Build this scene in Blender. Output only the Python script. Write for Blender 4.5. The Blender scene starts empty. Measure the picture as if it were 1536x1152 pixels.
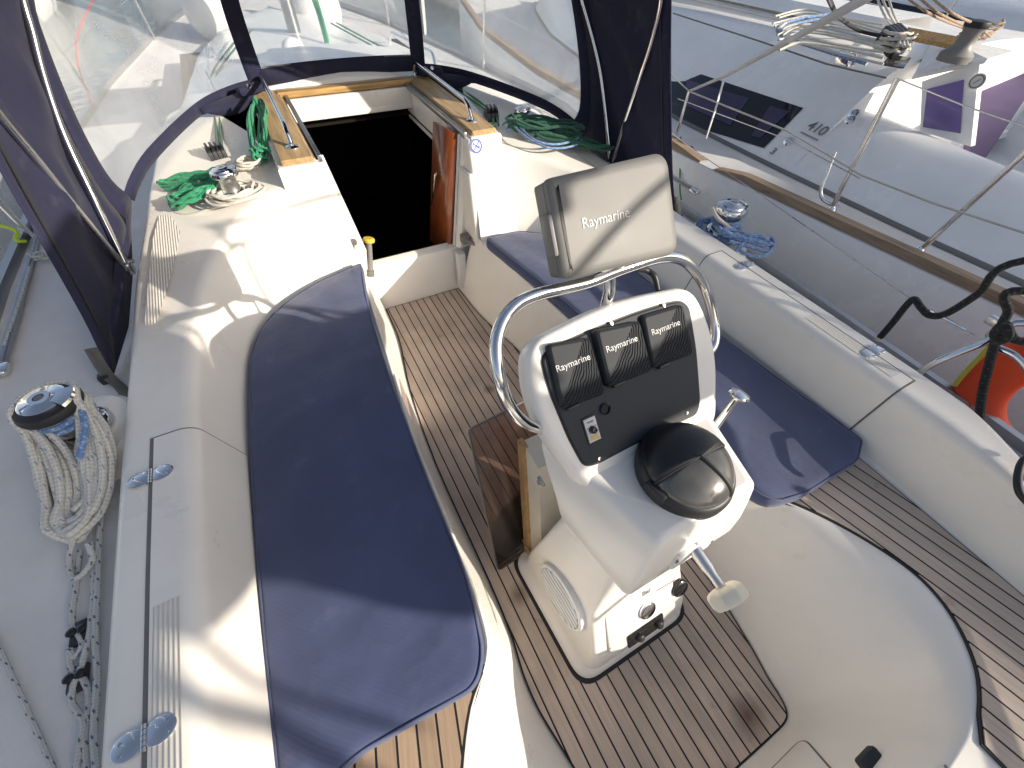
import bpy, bmesh, math, random
from mathutils import Vector, Matrix
from math import radians, sin, cos, pi
random.seed(7)
S = bpy.context.scene
COL = S.collection
V = Vector

# ------------------------------------------------------------------ camera survey
RM = ((0.8823465928639399, -0.34197616018894783, 0.32329057506184716),
      (-0.46950623332676583, -0.686507122999938, 0.5552223581031842),
      (0.03206847250352435, -0.6416854961215588, -0.7662971598136845))
FPX = 614.0815769989591
CAM = V((-0.54, 0.0, 1.7))

def at(px, py, x=None, y=None, z=None, pl=None):
    c = V((px - 768, py - 576, FPX))
    d = V([sum(RM[i][k] * c[k] for k in range(3)) for i in range(3)])
    if pl is not None:
        t = (pl[0] - CAM).dot(pl[1]) / d.dot(pl[1])
    elif z is not None:
        t = (z - CAM.z) / d.z
    elif x is not None:
        t = (x - CAM.x) / d.x
    else:
        t = (y - CAM.y) / d.y
    return CAM + d * t

# ------------------------------------------------------------------ mesh helpers
class G:
    def __init__(s):
        s.v = []; s.f = []; s.uv = []
    def add(s, vs, fs, uvs=None):
        o = len(s.v)
        s.v += [V(p) for p in vs]
        for i, f in enumerate(fs):
            s.f.append([k + o for k in f])
            s.uv.append(uvs[i] if uvs else None)
        return s
    def sheet(s, rows, closed=False, flip=False):
        n = len(rows[0]); vs = [p for r in rows for p in r]; fs = []; uv = []
        m = n if closed else n - 1
        for i in range(len(rows) - 1):
            for j in range(m):
                k = (j + 1) % n
                q = [i * n + j, i * n + k, (i + 1) * n + k, (i + 1) * n + j]
                if flip: q.reverse()
                fs.append(q)
                u0, u1, v0, v1 = i / (len(rows) - 1), (i + 1) / (len(rows) - 1), j / m, (j + 1) / m
                t = [(u0, v0), (u0, v1), (u1, v1), (u1, v0)]
                if flip: t.reverse()
                uv.append(t)
        return s.add(vs, fs, uv)
    def tube(s, pts, r, n=10, closed=False, caps=True):
        pts = [V(p) for p in pts]; N = len(pts)
        rs = r if isinstance(r, (list, tuple)) else [r] * N
        tan = []
        for i in range(N):
            a = pts[(i - 1) % N] if (closed or i > 0) else pts[i]
            b = pts[(i + 1) % N] if (closed or i < N - 1) else pts[i]
            t = b - a
            tan.append(t.normalized() if t.length > 1e-9 else V((0, 0, 1)))
        ref = V((0, 0, 1)) if abs(tan[0].z) < .9 else V((1, 0, 0))
        nrm = (ref - tan[0] * ref.dot(tan[0])).normalized()
        rings = []; ln = 0; L = []
        for i in range(N):
            nrm = nrm - tan[i] * nrm.dot(tan[i])
            if nrm.length < 1e-6: nrm = tan[i].orthogonal()
            nrm.normalize(); b = tan[i].cross(nrm)
            rings.append([pts[i] + (nrm * cos(2 * pi * k / n) + b * sin(2 * pi * k / n)) * rs[i] for k in range(n)])
            if i: ln += (pts[i] - pts[i - 1]).length
            L.append(ln)
        vs = [p for q in rings for p in q]; fs = []; uv = []
        for i in range(N if closed else N - 1):
            j = (i + 1) % N
            l1 = L[j] if j else ln + (pts[0] - pts[-1]).length
            for k in range(n):
                m = (k + 1) % n
                fs.append([i * n + k, i * n + m, j * n + m, j * n + k])
                uv.append([(k / n, L[i]), ((k + 1) / n, L[i]), ((k + 1) / n, l1), (k / n, l1)])
        if caps and not closed:
            fs.append(list(range(n))[::-1]); uv.append([(0, 0)] * n)
            fs.append([(N - 1) * n + k for k in range(n)]); uv.append([(0, 0)] * n)
        return s.add(vs, fs, uv)
    def lathe(s, prof, n=28, o=(0, 0, 0), axis=None, sx=1, sy=1):
        M = axis or Matrix.Identity(3); o = V(o); vs = []; fs = []
        for (r, z) in prof:
            for k in range(n):
                a = 2 * pi * k / n
                vs.append(o + M @ V((r * cos(a) * sx, r * sin(a) * sy, z)))
        for i in range(len(prof) - 1):
            for k in range(n):
                m = (k + 1) % n
                fs.append([i * n + k, i * n + m, (i + 1) * n + m, (i + 1) * n + k])
        if prof[0][0] > 1e-5: fs.append(list(range(n))[::-1])
        if prof[-1][0] > 1e-5: fs.append([(len(prof) - 1) * n + k for k in range(n)])
        return s.add(vs, fs)
    def box(s, c, size, bevel=.004, M=None, seg=2):
        bm = bmesh.new(); bmesh.ops.create_cube(bm, size=1)
        for v in bm.verts: v.co = V((v.co.x * size[0], v.co.y * size[1], v.co.z * size[2]))
        if bevel > 0:
            bmesh.ops.bevel(bm, geom=bm.edges[:], offset=min(bevel, min(size) * .45), segments=seg, affect='EDGES', profile=.5)
        bm.verts.index_update()
        R = M or Matrix.Identity(3)
        s.add([V(c) + R @ v.co for v in bm.verts], [[v.index for v in f.verts] for f in bm.faces])
        bm.free(); return s
    def slab(s, outline, prof, fr=None):
        """closed outline of 2D points; prof = [(inset, height)...] stacked rings; fr = (origin,u,v,n)"""
        o, u, v, n = fr or (V((0, 0, 0)), V((1, 0, 0)), V((0, 1, 0)), V((0, 0, 1)))
        rings = []
        for ins, h in prof:
            rings.append([o + u * p[0] + v * p[1] + n * h for p in inset(outline, ins)])
        m = len(outline); vs = [p for r in rings for p in r]; fs = []
        for i in range(len(rings) - 1):
            for k in range(m):
                j = (k + 1) % m
                fs.append([i * m + k, i * m + j, (i + 1) * m + j, (i + 1) * m + k])
        fs.append(list(range(m))[::-1]); fs.append([(len(rings) - 1) * m + k for k in range(m)])
        return s.add(vs, fs)
    def xf(s, M):
        s.v = [M @ p for p in s.v]; return s

def area(o):
    return .5 * sum(o[i][0] * o[(i + 1) % len(o)][1] - o[(i + 1) % len(o)][0] * o[i][1] for i in range(len(o)))

def ccw(o):
    o = [(p[0], p[1]) for p in o]
    return o if area(o) > 0 else o[::-1]

def inset(o, d):
    n = len(o); out = []
    for i in range(n):
        a, b, c = V(o[i - 1][:2]), V(o[i][:2]), V(o[(i + 1) % n][:2])
        e1 = (b - a); e2 = (c - b)
        e1 = e1.normalized() if e1.length > 1e-9 else V((1, 0)); e2 = e2.normalized() if e2.length > 1e-9 else e1
        n1 = V((-e1.y, e1.x)); n2 = V((-e2.y, e2.x)); m = n1 + n2
        if m.length < 1e-6: m = n1
        m.normalize(); k = d / max(.45, m.dot(n1))
        out.append((b.x + m.x * k, b.y + m.y * k))
    return out

def rounded(o, r, n=5):
    """round the corners of a 2D/3D polygon (list of Vectors)"""
    o = [V(p) for p in o]; m = len(o); out = []
    rr = r if isinstance(r, (list, tuple)) else [r] * m
    for i in range(m):
        a, b, c = o[i - 1], o[i], o[(i + 1) % m]
        d1 = (a - b); d2 = (c - b); q = min(rr[i], d1.length * .48, d2.length * .48)
        p1 = b + d1.normalized() * q; p2 = b + d2.normalized() * q
        for k in range(n + 1):
            t = k / n
            out.append((1 - t) ** 2 * p1 + 2 * t * (1 - t) * b + t * t * p2)
    return out

def fillet(pts, rs, n=3):
    """round the inner corners of an open polyline"""
    pts = [V(p) for p in pts]; out = [pts[0]]
    for i in range(1, len(pts) - 1):
        a, b, c = pts[i - 1], pts[i], pts[i + 1]
        d1 = a - b; d2 = c - b; q = min(rs[i - 1], d1.length * .48, d2.length * .48)
        p1 = b + d1.normalized() * q; p2 = b + d2.normalized() * q
        for k in range(n + 1):
            t = k / n
            out.append((1 - t) ** 2 * p1 + 2 * t * (1 - t) * b + t * t * p2)
    out.append(pts[-1]); return out

def cat(pts, per=8, closed=False):
    pts = [V(p) for p in pts]; N = len(pts); out = []
    for i in range(N if closed else N - 1):
        if closed:
            p0, p1, p2, p3 = pts[i - 1], pts[i], pts[(i + 1) % N], pts[(i + 2) % N]
        else:
            p0, p1, p2, p3 = pts[max(i - 1, 0)], pts[i], pts[i + 1], pts[min(i + 2, N - 1)]
        for k in range(per):
            t = k / per
            out.append(.5 * ((2 * p1) + (p2 - p0) * t + (2 * p0 - 5 * p1 + 4 * p2 - p3) * t * t + (3 * p1 - p0 - 3 * p2 + p3) * t ** 3))
    if not closed: out.append(pts[-1].copy())
    return out

def lerp(a, b, t): return a + (b - a) * t

def interp(tab, x):
    """piecewise linear: tab = [(x, value or Vector)]"""
    if x <= tab[0][0]: return tab[0][1]
    for (a, va), (b, vb) in zip(tab, tab[1:]):
        if x <= b: return va + (vb - va) * ((x - a) / (b - a))
    return tab[-1][1]

def resample(pts, n):
    pts = [V(p) for p in pts]; L = [0]
    for a, b in zip(pts, pts[1:]): L.append(L[-1] + (b - a).length)
    out = []; j = 0
    for i in range(n):
        d = L[-1] * i / (n - 1)
        while j < len(L) - 2 and L[j + 1] < d: j += 1
        t = (d - L[j]) / max(1e-9, L[j + 1] - L[j])
        out.append(pts[j].lerp(pts[j + 1], min(1, max(0, t))))
    return out

def mir(p): return V((-p[0], p[1], p[2]))

# ------------------------------------------------------------------ objects
ORIGIN = {}
def wloc(o):
    p = V((0, 0, 0))
    while o is not None:
        p = p + V(o.location); o = o.parent
    return p

def thing(name, label, cat_, loc=(0, 0, 0), group=None):
    o = bpy.data.objects.new(name, None); COL.objects.link(o)
    o.location = loc; o.empty_display_size = .1
    o['label'] = label; o['category'] = cat_
    if group: o['group'] = group
    return o

def part(name, g, mat, parent=None, label=None, smooth=40, solid=0, kind=None, origin=None):
    me = bpy.data.meshes.new(name)
    off = wloc(parent) if parent is not None else V(origin or (0, 0, 0))
    me.from_pydata([tuple(p - off) for p in g.v], [], g.f)
    if any(u is not None for u in g.uv):
        lay = me.uv_layers.new(name='UVMap'); i = 0
        for f, u in zip(g.f, g.uv):
            for k in range(len(f)):
                if u: lay.data[i].uv = u[k]
                i += 1
    me.validate()
    if smooth:
        me.polygons.foreach_set('use_smooth', [True] * len(me.polygons))
        me.set_sharp_from_angle(angle=radians(smooth))
    me.materials.append(mat); me.update()
    o = bpy.data.objects.new(name, me); COL.objects.link(o)
    if parent is not None: o.parent = parent
    else: o.location = off
    if label: o['label'] = label
    if kind: o['kind'] = kind
    if solid:
        md = o.modifiers.new('thickness', 'SOLIDIFY'); md.thickness = solid; md.offset = 0
    return o

def split_g(g):
    """the connected pieces of g"""
    own = list(range(len(g.v)))
    def find(i):
        while own[i] != i: own[i] = own[own[i]]; i = own[i]
        return i
    for f in g.f:
        for i in f[1:]: own[find(i)] = find(f[0])
    groups = {}
    for fi, f in enumerate(g.f): groups.setdefault(find(f[0]), []).append(fi)
    out = []
    for fs in groups.values():
        q = G(); idx = {}
        for fi in fs:
            for i in g.f[fi]:
                if i not in idx: idx[i] = len(q.v); q.v.append(g.v[i])
            q.f.append([idx[i] for i in g.f[fi]]); q.uv.append(g.uv[fi])
        out.append(q)
    return out
def pieces(name, g, mat, parent, **k): return [part(name, q, mat, parent, **k) for q in split_g(g)]

def single(name, g, mat, label, cat_, origin, group=None, **k):
    o = part(name, g, mat, None, label, origin=origin, **k)
    o['category'] = cat_
    if group: o['group'] = group
    return o

def text_geo(txt, size, fr, depth=.0008, bold=0, align='CENTER'):
    cu = bpy.data.curves.new('lettering', 'FONT'); cu.body = txt; cu.size = size
    cu.align_x = align; cu.align_y = 'CENTER'; cu.extrude = depth; cu.offset = bold
    ob = bpy.data.objects.new('lettering', cu); COL.objects.link(ob)
    dg = bpy.context.evaluated_depsgraph_get(); me = bpy.data.meshes.new_from_object(ob.evaluated_get(dg))
    o, u, v, n = fr
    g = G(); g.add([o + u * p.co.x + v * p.co.y + n * p.co.z for p in me.vertices], [list(p.vertices) for p in me.polygons])
    bpy.data.objects.remove(ob); bpy.data.meshes.remove(me); bpy.data.curves.remove(cu)
    return g

# ------------------------------------------------------------------ materials
def new_mat(name):
    m = bpy.data.materials.new(name); m.use_nodes = True
    nt = m.node_tree; b = nt.nodes['Principled BSDF']
    return m, nt, b

def N(nt, t, **k):
    n = nt.nodes.new(t)
    for a, v in k.items():
        if a in n.inputs.keys() if isinstance(a, str) else False: n.inputs[a].default_value = v
        else: setattr(n, a, v)
    return n

def ramp(nt, stops):
    r = nt.nodes.new('ShaderNodeValToRGB'); e = r.color_ramp.elements
    while len(e) < len(stops): e.new(.5)
    for q, (p, c) in zip(e, stops):
        q.position = p; q.color = (*c, 1) if len(c) == 3 else c
    return r

def plain(name, col, rough=.5, metal=0, var=.08, scale=8, bump=0, bscale=200, coat=0, spec=.5, rvar=.1, coords='Object'):
    m, nt, b = new_mat(name); L = nt.links.new
    tc = nt.nodes.new('ShaderNodeTexCoord')
    n1 = N(nt, 'ShaderNodeTexNoise'); n1.inputs['Scale'].default_value = scale; n1.inputs['Detail'].default_value = 6
    L(tc.outputs[coords], n1.inputs['Vector'])
    lo = tuple(max(0, c * (1 - var)) for c in col); hi = tuple(min(1, c * (1 + var)) for c in col)
    r = ramp(nt, [(.3, lo), (.7, hi)]); L(n1.outputs['Fac'], r.inputs['Fac']); L(r.outputs['Color'], b.inputs['Base Color'])
    mr = N(nt, 'ShaderNodeMapRange'); mr.inputs['To Min'].default_value = max(.02, rough - rvar); mr.inputs['To Max'].default_value = min(1, rough + rvar)
    L(n1.outputs['Fac'], mr.inputs['Value']); L(mr.outputs['Result'], b.inputs['Roughness'])
    b.inputs['Metallic'].default_value = metal; b.inputs['Coat Weight'].default_value = coat; b.inputs['Specular IOR Level'].default_value = spec
    if bump:
        n2 = N(nt, 'ShaderNodeTexNoise'); n2.inputs['Scale'].default_value = bscale; n2.inputs['Detail'].default_value = 3
        L(tc.outputs[coords], n2.inputs['Vector'])
        bp = N(nt, 'ShaderNodeBump'); bp.inputs['Strength'].default_value = bump; bp.inputs['Distance'].default_value = .002
        L(n2.outputs['Fac'], bp.inputs['Height']); L(bp.outputs['Normal'], b.inputs['Normal'])
    return m

def gelcoat(name, col=(.82, .785, .725), rough=.26):
    m, nt, b = new_mat(name); L = nt.links.new
    tc = nt.nodes.new('ShaderNodeTexCoord')
    big = N(nt, 'ShaderNodeTexNoise'); big.inputs['Scale'].default_value = 2.2; big.inputs['Detail'].default_value = 8; big.inputs['Roughness'].default_value = .65
    L(tc.outputs['Object'], big.inputs['Vector'])
    r = ramp(nt, [(.25, tuple(c * .9 for c in col)), (.55, col), (.8, tuple(min(1, c * 1.03) for c in col))])
    L(big.outputs['Fac'], r.inputs['Fac'])
    sp = N(nt, 'ShaderNodeTexNoise'); sp.inputs['Scale'].default_value = 60; sp.inputs['Detail'].default_value = 4
    L(tc.outputs['Object'], sp.inputs['Vector'])
    r2 = ramp(nt, [(.70, (1, 1, 1)), (.80, (.78, .74, .68))]); L(sp.outputs['Fac'], r2.inputs['Fac'])
    mx = N(nt, 'ShaderNodeMix', data_type='RGBA', blend_type='MULTIPLY'); mx.inputs[0].default_value = .35
    L(r.outputs['Color'], mx.inputs[6]); L(r2.outputs['Color'], mx.inputs[7]); L(mx.outputs[2], b.inputs['Base Color'])
    mr = N(nt, 'ShaderNodeMapRange'); mr.inputs['To Min'].default_value = rough - .08; mr.inputs['To Max'].default_value = rough + .16
    L(big.outputs['Fac'], mr.inputs['Value']); L(mr.outputs['Result'], b.inputs['Roughness'])
    w = N(nt, 'ShaderNodeTexNoise'); w.inputs['Scale'].default_value = 5; L(tc.outputs['Object'], w.inputs['Vector'])
    bp = N(nt, 'ShaderNodeBump'); bp.inputs['Strength'].default_value = .06; bp.inputs['Distance'].default_value = .01
    L(w.outputs['Fac'], bp.inputs['Height']); L(bp.outputs['Normal'], b.inputs['Normal'])
    return m

def nonskid_mat(name, col=(.66, .65, .62)):
    m, nt, b = new_mat(name); L = nt.links.new
    tc = nt.nodes.new('ShaderNodeTexCoord'); sx = N(nt, 'ShaderNodeSeparateXYZ'); L(tc.outputs['Object'], sx.inputs[0])
    def tri(out, freq):
        a = N(nt, 'ShaderNodeMath', operation='MULTIPLY'); a.inputs[1].default_value = freq; L(out, a.inputs[0])
        s_ = N(nt, 'ShaderNodeMath', operation='SINE'); L(a.outputs[0], s_.inputs[0]); return s_.outputs[0]
    a = tri(sx.outputs[0], 2 * pi / .009)
    r = ramp(nt, [(.3, tuple(c * .9 for c in col)), (.7, col)])
    mr = N(nt, 'ShaderNodeMapRange'); mr.inputs['From Min'].default_value = -1; L(a, mr.inputs['Value'])
    L(mr.outputs['Result'], r.inputs['Fac']); L(r.outputs['Color'], b.inputs['Base Color'])
    bp = N(nt, 'ShaderNodeBump'); bp.inputs['Strength'].default_value = .8; bp.inputs['Distance'].default_value = .002
    L(mr.outputs['Result'], bp.inputs['Height']); L(bp.outputs['Normal'], b.inputs['Normal'])
    b.inputs['Roughness'].default_value = .55
    return m

def teak_mat(name, ang=0.0, pitch=.046, col=(.62, .495, .40), grey=.4, off=0.0, spots=()):
    """teak planks laid along local Y (turned by ang) with black caulked seams"""
    m, nt, b = new_mat(name); L = nt.links.new
    tc = nt.nodes.new('ShaderNodeTexCoord'); mp = N(nt, 'ShaderNodeMapping'); mp.inputs['Rotation'].default_value = (0, 0, ang); mp.inputs['Location'].default_value = (off, 0, 0)
    L(tc.outputs['Object'], mp.inputs['Vector'])
    sx = N(nt, 'ShaderNodeSeparateXYZ'); L(mp.outputs[0], sx.inputs[0])
    d = N(nt, 'ShaderNodeMath', operation='DIVIDE'); d.inputs[1].default_value = pitch; L(sx.outputs[0], d.inputs[0])
    fl = N(nt, 'ShaderNodeMath', operation='FLOOR'); L(d.outputs[0], fl.inputs[0])
    fr = N(nt, 'ShaderNodeMath', operation='FRACT'); L(d.outputs[0], fr.inputs[0])
    wn = N(nt, 'ShaderNodeTexWhiteNoise', noise_dimensions='1D'); L(fl.outputs[0], wn.inputs['W'])
    # grain stretched along the plank, shifted per plank
    cb = N(nt, 'ShaderNodeCombineXYZ')
    gx = N(nt, 'ShaderNodeMath', operation='MULTIPLY'); gx.inputs[1].default_value = 140; L(sx.outputs[0], gx.inputs[0])
    gy = N(nt, 'ShaderNodeMath', operation='MULTIPLY'); gy.inputs[1].default_value = 5; L(sx.outputs[1], gy.inputs[0])
    gz = N(nt, 'ShaderNodeMath', operation='MULTIPLY'); gz.inputs[1].default_value = 37; L(fl.outputs[0], gz.inputs[0])
    for i, q in enumerate((gx, gy, gz)): L(q.outputs[0], cb.inputs[i])
    gn = N(nt, 'ShaderNodeTexNoise'); gn.inputs['Scale'].default_value = 1; gn.inputs['Detail'].default_value = 6; gn.inputs['Roughness'].default_value = .7
    L(cb.outputs[0], gn.inputs['Vector'])
    r = ramp(nt, [(.25, tuple(c * .78 for c in col)), (.5, col), (.78, tuple(min(1, c * 1.18) for c in col))]); L(gn.outputs['Fac'], r.inputs['Fac'])
    hs = N(nt, 'ShaderNodeHueSaturation')
    v = N(nt, 'ShaderNodeMapRange'); v.inputs['To Min'].default_value = .90; v.inputs['To Max'].default_value = 1.09; L(wn.outputs['Value'], v.inputs['Value'])
    L(v.outputs['Result'], hs.inputs['Value']); L(r.outputs['Color'], hs.inputs['Color'])
    # weathering patches: grey and darker stains
    st = N(nt, 'ShaderNodeTexNoise'); st.inputs['Scale'].default_value = 3.5; st.inputs['Detail'].default_value = 7; L(tc.outputs['Object'], st.inputs['Vector'])
    sr = ramp(nt, [(.40, (0, 0, 0)), (.62, (1, 1, 1))]); L(st.outputs['Fac'], sr.inputs['Fac'])
    mg = N(nt, 'ShaderNodeMath', operation='MULTIPLY'); mg.inputs[1].default_value = grey; L(sr.outputs['Color'], mg.inputs[0])
    mx = N(nt, 'ShaderNodeMix', data_type='RGBA'); L(mg.outputs[0], mx.inputs[0]); L(hs.outputs['Color'], mx.inputs[6])
    mx.inputs[7].default_value = (.21, .195, .18, 1)
    s2 = N(nt, 'ShaderNodeTexNoise'); s2.inputs['Scale'].default_value = 9; s2.inputs['Detail'].default_value = 5; L(tc.outputs['Object'], s2.inputs['Vector'])
    r3 = ramp(nt, [(.66, (1, 1, 1)), (.78, (.45, .38, .34))]); L(s2.outputs['Fac'], r3.inputs['Fac'])
    mm = N(nt, 'ShaderNodeMix', data_type='RGBA', blend_type='MULTIPLY'); mm.inputs[0].default_value = .8
    L(mx.outputs[2], mm.inputs[6]); L(r3.outputs['Color'], mm.inputs[7])
    for (px, py, pr, pc) in spots:   # worn stains with a place of their own
        dv = N(nt, 'ShaderNodeVectorMath', operation='DISTANCE'); L(tc.outputs['Object'], dv.inputs[0]); dv.inputs[1].default_value = (px, py, .01)
        na = N(nt, 'ShaderNodeMath', operation='MULTIPLY_ADD'); L(s2.outputs['Fac'], na.inputs[0]); na.inputs[1].default_value = pr * 1.1; L(dv.outputs['Value'], na.inputs[2])
        rs = N(nt, 'ShaderNodeMapRange'); rs.inputs['From Min'].default_value = pr * .6; rs.inputs['From Max'].default_value = pr * 1.6; rs.inputs['To Min'].default_value = .75; rs.inputs['To Max'].default_value = 0; L(na.outputs[0], rs.inputs['Value'])
        ms = N(nt, 'ShaderNodeMix', data_type='RGBA'); L(rs.outputs['Result'], ms.inputs[0]); L(mm.outputs[2], ms.inputs[6]); ms.inputs[7].default_value = (*pc, 1); mm = ms
    # caulk
    ab = N(nt, 'ShaderNodeMath', operation='SUBTRACT'); ab.inputs[1].default_value = .5; L(fr.outputs[0], ab.inputs[0])
    ab2 = N(nt, 'ShaderNodeMath', operation='ABSOLUTE'); L(ab.outputs[0], ab2.inputs[0])
    ck = N(nt, 'ShaderNodeMath', operation='GREATER_THAN'); ck.inputs[1].default_value = .5 - .0027 / pitch; L(ab2.outputs[0], ck.inputs[0])
    m2 = N(nt, 'ShaderNodeMix', data_type='RGBA'); L(ck.outputs[0], m2.inputs[0]); L(mm.outputs[2], m2.inputs[6]); m2.inputs[7].default_value = (.012, .012, .014, 1)
    L(m2.outputs[2], b.inputs['Base Color'])
    b.inputs['Roughness'].default_value = .72; b.inputs['Specular IOR Level'].default_value = .3
    h = N(nt, 'ShaderNodeMath', operation='MULTIPLY_ADD'); h.inputs[1].default_value = -.8; L(ck.outputs[0], h.inputs[0]); L(gn.outputs['Fac'], h.inputs[2])
    bp = N(nt, 'ShaderNodeBump'); bp.inputs['Strength'].default_value = .35; bp.inputs['Distance'].default_value = .002
    L(h.outputs[0], bp.inputs['Height']); L(bp.outputs['Normal'], b.inputs['Normal'])
    return m

def fabric(name, col, rough=.8, weave=900, sheen=.3, wr=.5, wscale=4):
    m, nt, b = new_mat(name); L = nt.links.new
    tc = nt.nodes.new('ShaderNodeTexCoord')
    n1 = N(nt, 'ShaderNodeTexNoise'); n1.inputs['Scale'].default_value = 6; n1.inputs['Detail'].default_value = 7; L(tc.outputs['Object'], n1.inputs['Vector'])
    r = ramp(nt, [(.3, tuple(c * .86 for c in col)), (.7, tuple(c * 1.12 for c in col))]); L(n1.outputs['Fac'], r.inputs['Fac'])
    dn = N(nt, 'ShaderNodeTexNoise'); dn.inputs['Scale'].default_value = 14; dn.inputs['Detail'].default_value = 8; L(tc.outputs['Object'], dn.inputs['Vector'])
    dr = ramp(nt, [(.60, (0, 0, 0)), (.85, (.12, .12, .12))]); L(dn.outputs['Fac'], dr.inputs['Fac'])
    ad = N(nt, 'ShaderNodeMix', data_type='RGBA', blend_type='ADD'); ad.inputs[0].default_value = .25
    L(r.outputs['Color'], ad.inputs[6]); L(dr.outputs['Color'], ad.inputs[7]); L(ad.outputs[2], b.inputs['Base Color'])
    b.inputs['Roughness'].default_value = rough; b.inputs['Sheen Weight'].default_value = sheen; b.inputs['Sheen Roughness'].default_value = .5
    w1 = N(nt, 'ShaderNodeTexWave'); w1.inputs['Scale'].default_value = weave / 20; w1.bands_direction = 'DIAGONAL'; w1.inputs['Distortion'].default_value = 1.5; w1.inputs['Detail'].default_value = 1
    L(tc.outputs['Object'], w1.inputs['Vector'])
    n2 = N(nt, 'ShaderNodeTexNoise'); n2.inputs['Scale'].default_value = wscale; n2.inputs['Detail'].default_value = 3; L(tc.outputs['Object'], n2.inputs['Vector'])
    b1 = N(nt, 'ShaderNodeBump'); b1.inputs['Strength'].default_value = .25; b1.inputs['Distance'].default_value = .001; L(w1.outputs['Fac'], b1.inputs['Height'])
    b2 = N(nt, 'ShaderNodeBump'); b2.inputs['Strength'].default_value = wr; b2.inputs['Distance'].default_value = .02; L(n2.outputs['Fac'], b2.inputs['Height'])
    L(b1.outputs['Normal'], b2.inputs['Normal']); L(b2.outputs['Normal'], b.inputs['Normal'])
    return m

def rope_mat(name, col, fleck=None, r=.007, period=.035, width=.22):
    m, nt, b = new_mat(name); L = nt.links.new
    uv = N(nt, 'ShaderNodeUVMap'); uv.uv_map = 'UVMap'; sx = N(nt, 'ShaderNodeSeparateXYZ'); L(uv.outputs[0], sx.inputs[0])
    def lin(a, bq, c=0):
        x = N(nt, 'ShaderNodeMath', operation='MULTIPLY'); x.inputs[1].default_value = a; L(sx.outputs[0], x.inputs[0])
        y = N(nt, 'ShaderNodeMath', operation='MULTIPLY_ADD'); y.inputs[1].default_value = bq; L(sx.outputs[1], y.inputs[0]); L(x.outputs[0], y.inputs[2]); return y.outputs[0]
    def sn(o):
        s_ = N(nt, 'ShaderNodeMath', operation='SINE'); L(o, s_.inputs[0]); return s_.outputs[0]
    k = 2 * pi / (r * 2.2)
    s1 = sn(lin(2 * pi * 3, k)); s2 = sn(lin(-2 * pi * 3, k))
    mu = N(nt, 'ShaderNodeMath', operation='MULTIPLY'); L(s1, mu.inputs[0]); L(s2, mu.inputs[1])
    mr = N(nt, 'ShaderNodeMapRange'); mr.inputs['From Min'].default_value = -1; L(mu.outputs[0], mr.inputs['Value'])
    rr = ramp(nt, [(0, tuple(c * .78 for c in col)), (.6, col), (1, tuple(min(1, c * 1.12) for c in col))]); L(mr.outputs['Result'], rr.inputs['Fac'])
    out = rr.outputs['Color']
    if fleck:
        def fr_(a, bq):
            f = N(nt, 'ShaderNodeMath', operation='FRACT'); L(lin(a, bq), f.inputs[0])
            g = N(nt, 'ShaderNodeMath', operation='LESS_THAN'); g.inputs[1].default_value = width; L(f.outputs[0], g.inputs[0]); return g.outputs[0]
        a0 = fr_(2, 1 / period); c = fr_(-1, .63 / period)
        dsh = fr_(1, 1 / (period * .42)); aa = N(nt, 'ShaderNodeMath', operation='MULTIPLY'); L(a0, aa.inputs[0])
        ds2 = N(nt, 'ShaderNodeMath', operation='FRACT'); L(lin(-1, 1 / (period * .45)), ds2.inputs[0]); ds3 = N(nt, 'ShaderNodeMath', operation='LESS_THAN'); ds3.inputs[1].default_value = .45; L(ds2.outputs[0], ds3.inputs[0]); L(ds3.outputs[0], aa.inputs[1]); a = aa.outputs[0]
        mm = N(nt, 'ShaderNodeMath', operation='MAXIMUM'); L(a, mm.inputs[0])
        m5 = N(nt, 'ShaderNodeMath', operation='MULTIPLY'); m5.inputs[0].default_value = 0; (L(c, m5.inputs[0]) if width > .22 else None); L(mr.outputs['Result'], m5.inputs[1]); L(m5.outputs[0], mm.inputs[1])
        mx = N(nt, 'ShaderNodeMix', data_type='RGBA'); L(mm.outputs[0], mx.inputs[0]); L(out, mx.inputs[6]); mx.inputs[7].default_value = (*fleck, 1)
        out = mx.outputs[2]
    L(out, b.inputs['Base Color']); b.inputs['Roughness'].default_value = .85; b.inputs['Sheen Weight'].default_value = .2
    bp = N(nt, 'ShaderNodeBump'); bp.inputs['Strength'].default_value = .7; bp.inputs['Distance'].default_value = r * .3
    bp.inputs['Strength'].default_value = .45; L(mr.outputs['Result'], bp.inputs['Height']); L(bp.outputs['Normal'], b.inputs['Normal'])
    return m

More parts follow.
